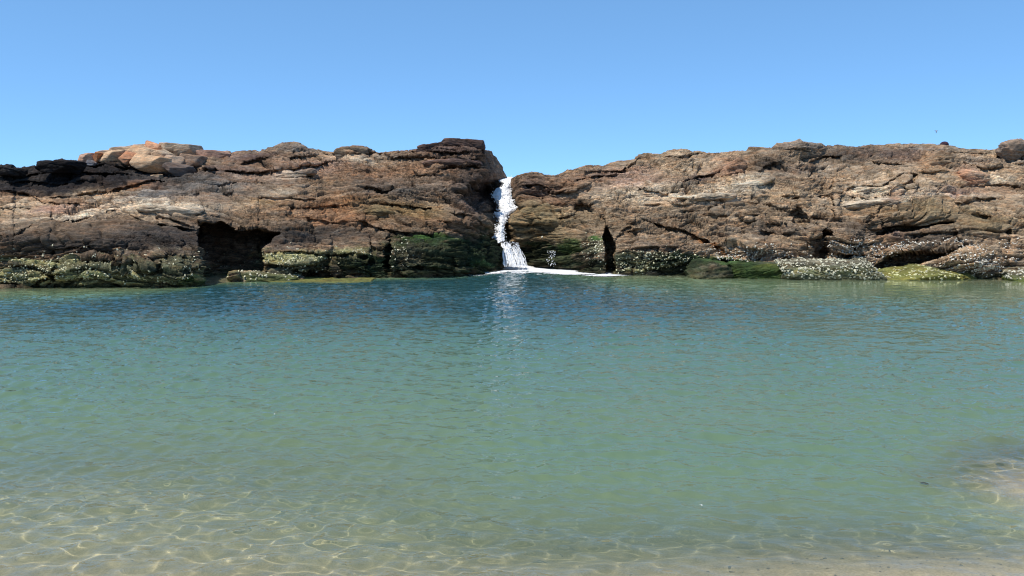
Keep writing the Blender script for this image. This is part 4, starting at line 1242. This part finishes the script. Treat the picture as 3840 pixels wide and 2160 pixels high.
c1 = mesh_grid("upper_cascade", Pf, M_FOAM); under(c1, wf)
rf2 = np.random.default_rng(31)
V0, F0 = ico(2)
cl = []
for i in range(500):
    a = rf2.random(); side = rf2.random()
    r_ = int(a * (nr - 1)); uq = rf2.beta(0.35, 0.35)
    c_i = int(uq * (nc - 1))
    cl.append((Pf[r_, c_i] + np.array([rf2.normal() * 0.04, -abs(rf2.normal()) * 0.05, rf2.normal() * 0.03 + 0.01]), rf2.uniform(0.006, 0.022)))
bump0 = 1 + 0.25 * rf2.normal(size=len(V0))
Vc = np.concatenate([V0 * bump0[:, None] * r_ * np.array([1, 1, 1.25]) + c for c, r_ in cl])
Fc = np.concatenate([F0 + i * len(V0) for i in range(len(cl))])
c4 = mesh_np("froth", Vc, Fc, M_FOAM); c4["kind"] = "stuff"
under(c4, wf)
# lower fall: separate strands of falling water on the dark rock
sr = np.random.default_rng(77)
Vs, Fs, k = [], [], 0
for i in range(170):
    a = sr.random() ** 1.15
    x0 = 1876 + 64 * a + sr.normal() * 2; x1 = 1893 + 80 * a + sr.normal() * 5
    p0 = 905 + 12 * a + abs(sr.normal()) * 10 + (sr.random() < 0.45) * sr.uniform(0, 60); p1 = min(1000, p0 + sr.uniform(18, 95))
    if a > 0.55: p0 += 8
    n = 10
    tt = np.linspace(0, 1, n)
    pyy = p0 + (p1 - p0) * tt
    g = (pyy - 905) / 95
    pxx = x0 + (x1 - x0) * np.clip(g, 0, 1) ** 0.8 + sr.normal() * 1 + 1.3 * np.sin(tt * 9 + i)
    Ds = 23.55 - 0.75 * np.clip(g, 0, 1) ** 0.6 - 0.12 * sr.random()
    w = sr.uniform(0.005, 0.021) * (1.4 - 0.8 * a) * np.sin(np.pi * np.clip(tt, 0.06, 0.94)) ** 0.5 * sr.uniform(0.6, 1.4, n)
    cpt = at(pxx, pyy, Ds)
    ring = []
    for q in range(4):
        an = q * math.pi / 2 + 0.6
        ring.append(cpt + np.stack([w * math.cos(an), w * math.sin(an) * 0.6, 0 * w], 1))
    R = np.stack(ring, 1).reshape(-1, 3)
    Vs.append(R)
    for s_ in range(n - 1):
        for q in range(4):
            Fs.append([k + s_ * 4 + q, k + s_ * 4 + (q + 1) % 4, k + (s_ + 1) * 4 + (q + 1) % 4, k + (s_ + 1) * 4 + q])
    k += n * 4
c2 = mesh_np("falling_strands", np.concatenate(Vs), np.array(Fs), M_FOAM); under(c2, wf)
c2["kind"] = "stuff"
# droplets
V, F = ico(1)
Vs, Fs, k = [], [], 0
for i in range(420):
    a = sr.random()
    py_ = 905 + 95 * sr.random() ** 0.8
    px_ = 1878 + (py_ - 905) / 95 * 18 + a * (62 + 22 * (py_ - 905) / 95)
    if sr.random() < 0.12: px_ = 2050 + 20 * sr.random() + (py_ - 990) * -0.25; py_ = 940 + 60 * sr.random()
    c = at(px_, py_, 22.9 + 0.3 * sr.random())
    Vs.append(V * sr.uniform(0.004, 0.017) * np.array([1, 1, 1.6]) + c); Fs.append(F + k); k += len(V)
c3 = mesh_np("droplets", np.concatenate(Vs), np.concatenate(Fs), M_FOAM); under(c3, wf)
c3["kind"] = "stuff"

# foam on the pool
gy = np.arange(17.5, 24.6, 0.022); gx = np.arange(-2.6, 3.9, 0.022)
GX, GY = np.meshgrid(gx, gy)
gp = np.stack([GX, GY, GX * 0], -1)
fpx, fpy = proj(gp)
mask = np.zeros(GX.shape)
for (cx, cy, rx, ry, s) in [(1945, 1006, 70, 9, 2.4), (1990, 1012, 110, 8, 1.5), (2080, 1018, 140, 9, 1.3), (2170, 1026, 140, 7, 1.3), (2270, 1034, 100, 5, 1.15), (1900, 1018, 120, 7, 0.95),
                            (1820, 1024, 120, 8, 0.95), (1760, 1034, 120, 4, 0.7), (1740, 1031, 90, 6, 0.62), (1950, 1024, 260, 7, 0.62), (2080, 1030, 180, 5, 0.5), (1930, 1036, 90, 6, 0.42), (2060, 1040, 30, 3, 0.2)]:
    mask = np.maximum(mask, s * np.exp(-blob(fpx, fpy, cx, cy, rx, ry)))
nf = 0.5 * fbm(GX * 1.6, GY * 2.6, GX * 0, 5, 95, 0.65) + 0.42 * fbm(GX * 5, GY * 9, GX * 0, 4, 96, 0.65) - 0.25 * np.abs(fbm(GX * 4, GY * 5, GX * 0, 3, 98))
keep = (mask * 1.1 + nf * 1.6) > 0.62
keep &= mask > 0.1
cell = keep[:-1, :-1] & keep[1:, 1:] & keep[:-1, 1:] & keep[1:, :-1]
hgt = 0.016 + 0.035 * np.clip(mask - 0.8, 0, 1) * (1 + fbm(GX * 5, GY * 5, GX * 0, 3, 97)) + 0.012 * np.clip(nf, 0, 1)
idx = np.arange(GX.size).reshape(GX.shape)
q = np.stack([idx[:-1, :-1], idx[:-1, 1:], idx[1:, 1:], idx[1:, :-1]], -1)[cell]
used = np.unique(q); mp_ = np.zeros(GX.size, int); mp_[used] = np.arange(len(used))
Vf = np.stack([GX, GY, hgt], -1).reshape(-1, 3)[used]
foam = mesh_np("foam", Vf, mp_[q], M_FOAM)
tag(foam, "white foam spreading on the pool from the foot of the waterfall", "foam", kind='stuff')

# pebbles and shell grit on the sand of the near shallows
pr = np.random.default_rng(404)
V, F = ico(1)
Vs, Fs, Cs, k = [], [], [], 0
for i in range(420):
    x_ = pr.normal(2.2, 1.0) if i % 3 else pr.uniform(-3.2, 3.2); y_ = pr.uniform(2.7, 3.9) if i % 3 else pr.uniform(2.7, 5.2)
    z_ = float(bed_z(np.array([x_]), np.array([y_]))[0])
    r_ = pr.uniform(0.002, 0.008) * (1.5 if pr.random() < 0.06 else 1)
    Vs.append(V * r_ * np.array([1.3, 1.0, 0.5]) * (1 + 0.25 * pr.normal(size=(len(V), 1))) + np.array([x_, y_, z_ - r_ * 0.05])); Fs.append(F + k); k += len(V)
    c = np.array([(0.62, 0.55, 0.45), (0.50, 0.40, 0.30), (0.52, 0.36, 0.26), (0.42, 0.38, 0.32)][int(pr.integers(0, 4))])
    Cs.append(np.repeat(c[None], len(V), 0))
grit = mesh_np("pebbles", np.concatenate(Vs), np.concatenate(Fs), M_SHELL)
set_color(grit, np.concatenate(Cs))
tag(grit, "scattered pebbles and shell bits on the sand under the shallow water", "pebbles", kind='stuff')

# ------------------------------------------------------------------ small things
def bubble_patch(px, py, label, seed):
    r = np.random.default_rng(seed)
    v = (1080.0 - py) / FPX; c, s = math.cos(PITCH), math.sin(PITCH)
    D = -CAM_H / ((-s + v * c) / (c + v * s))
    Vs, Fs, k = [], [], 0
    V, F = ico(2)
    for i in range(4):
        Vs.append(V * r.uniform(0.002, 0.005) * np.array([1.3, 1.0, 0.6]) + np.array([r.normal() * 0.004, r.normal() * 0.004, 0.012])); Fs.append(F + k); k += len(V)
    o = mesh_np("foam_fleck", np.concatenate(Vs), np.concatenate(Fs), M_FOAM)
    o.location = Vector(at(px, py, D)); tag(o, label, "foam fleck", "foam flecks floating on the pool")
    return o


bubble_patch(1028, 1558, "white foam fleck floating left of centre on the green water, lower of two", 1)
bubble_patch(1168, 1488, "white foam fleck floating above and right of the lower left fleck", 2)
bubble_patch(2632, 1901, "white foam fleck floating near the shallow bottom right of the pool", 3)

# dark leaf floating
v_ = (1080.0 - 1820) / FPX; c_, s_ = math.cos(PITCH), math.sin(PITCH)
Dl = -CAM_H / ((-s_ + v_ * c_) / (c_ + v_ * s_))
n = 9
tl = np.linspace(0, 1, n); wl = 0.007 * np.sin(np.pi * tl) ** 0.8 + 0.0005
up = np.stack([(tl - 0.5) * 0.05, wl, 0.004 * np.sin(tl * 3)], 1); md = np.stack([(tl - 0.5) * 0.05, 0 * wl, 0.004 * np.sin(tl * 3) - 0.002], 1); dn_ = up * np.array([1, -1, 1])
lf_ = mesh_grid("leaf", np.stack([up, md, dn_]), plain_material("dark_leaf", (0.02, 0.02, 0.015)))
lf_.location = Vector(at(3467, 1820, Dl)) + Vector((0, 0, 0.012)); lf_.rotation_euler = (0, 0, -0.6)
sm = lf_.modifiers.new("solid", 'SOLIDIFY'); sm.thickness = 0.001
tag(lf_, "tiny dark leaf floating on the water near the lower right", "leaf")

# distant bird: body and two wings
bx = 60.0
Vb, Fb = ico(2)
bird = bpy.data.objects.new("bird", None); COL.objects.link(bird)
bird.location = Vector(at(3511, 494, bx))
tag(bird, "tiny distant bird gliding in the sky above the right ridge", "bird")
M_BIRD = plain_material("bird_plumage", (0.30, 0.28, 0.30))
Vbd = Vb * np.array([0.035, 0.035, 0.12]); Vbd[:, 0] *= 1 - 0.3 * (Vb[:, 2] < -0.4)
ob = mesh_np("body", Vbd, Fb, M_BIRD, bird)
for sgn in (-1, 1):
    s2 = np.linspace(0, 1, 7)
    lead = np.stack([sgn * s2 * 0.15, -0.01 - 0 * s2, 0.07 + 0.02 * np.sin(s2 * 3)], 1)
    trail = np.stack([sgn * s2 * 0.14, 0.01 + 0 * s2, 0.03 + 0.035 * s2], 1)
    w_ = mesh_grid("wing", np.stack([lead, trail]), M_BIRD, bird)
    mm = w_.modifiers.new("solid", 'SOLIDIFY'); mm.thickness = 0.008
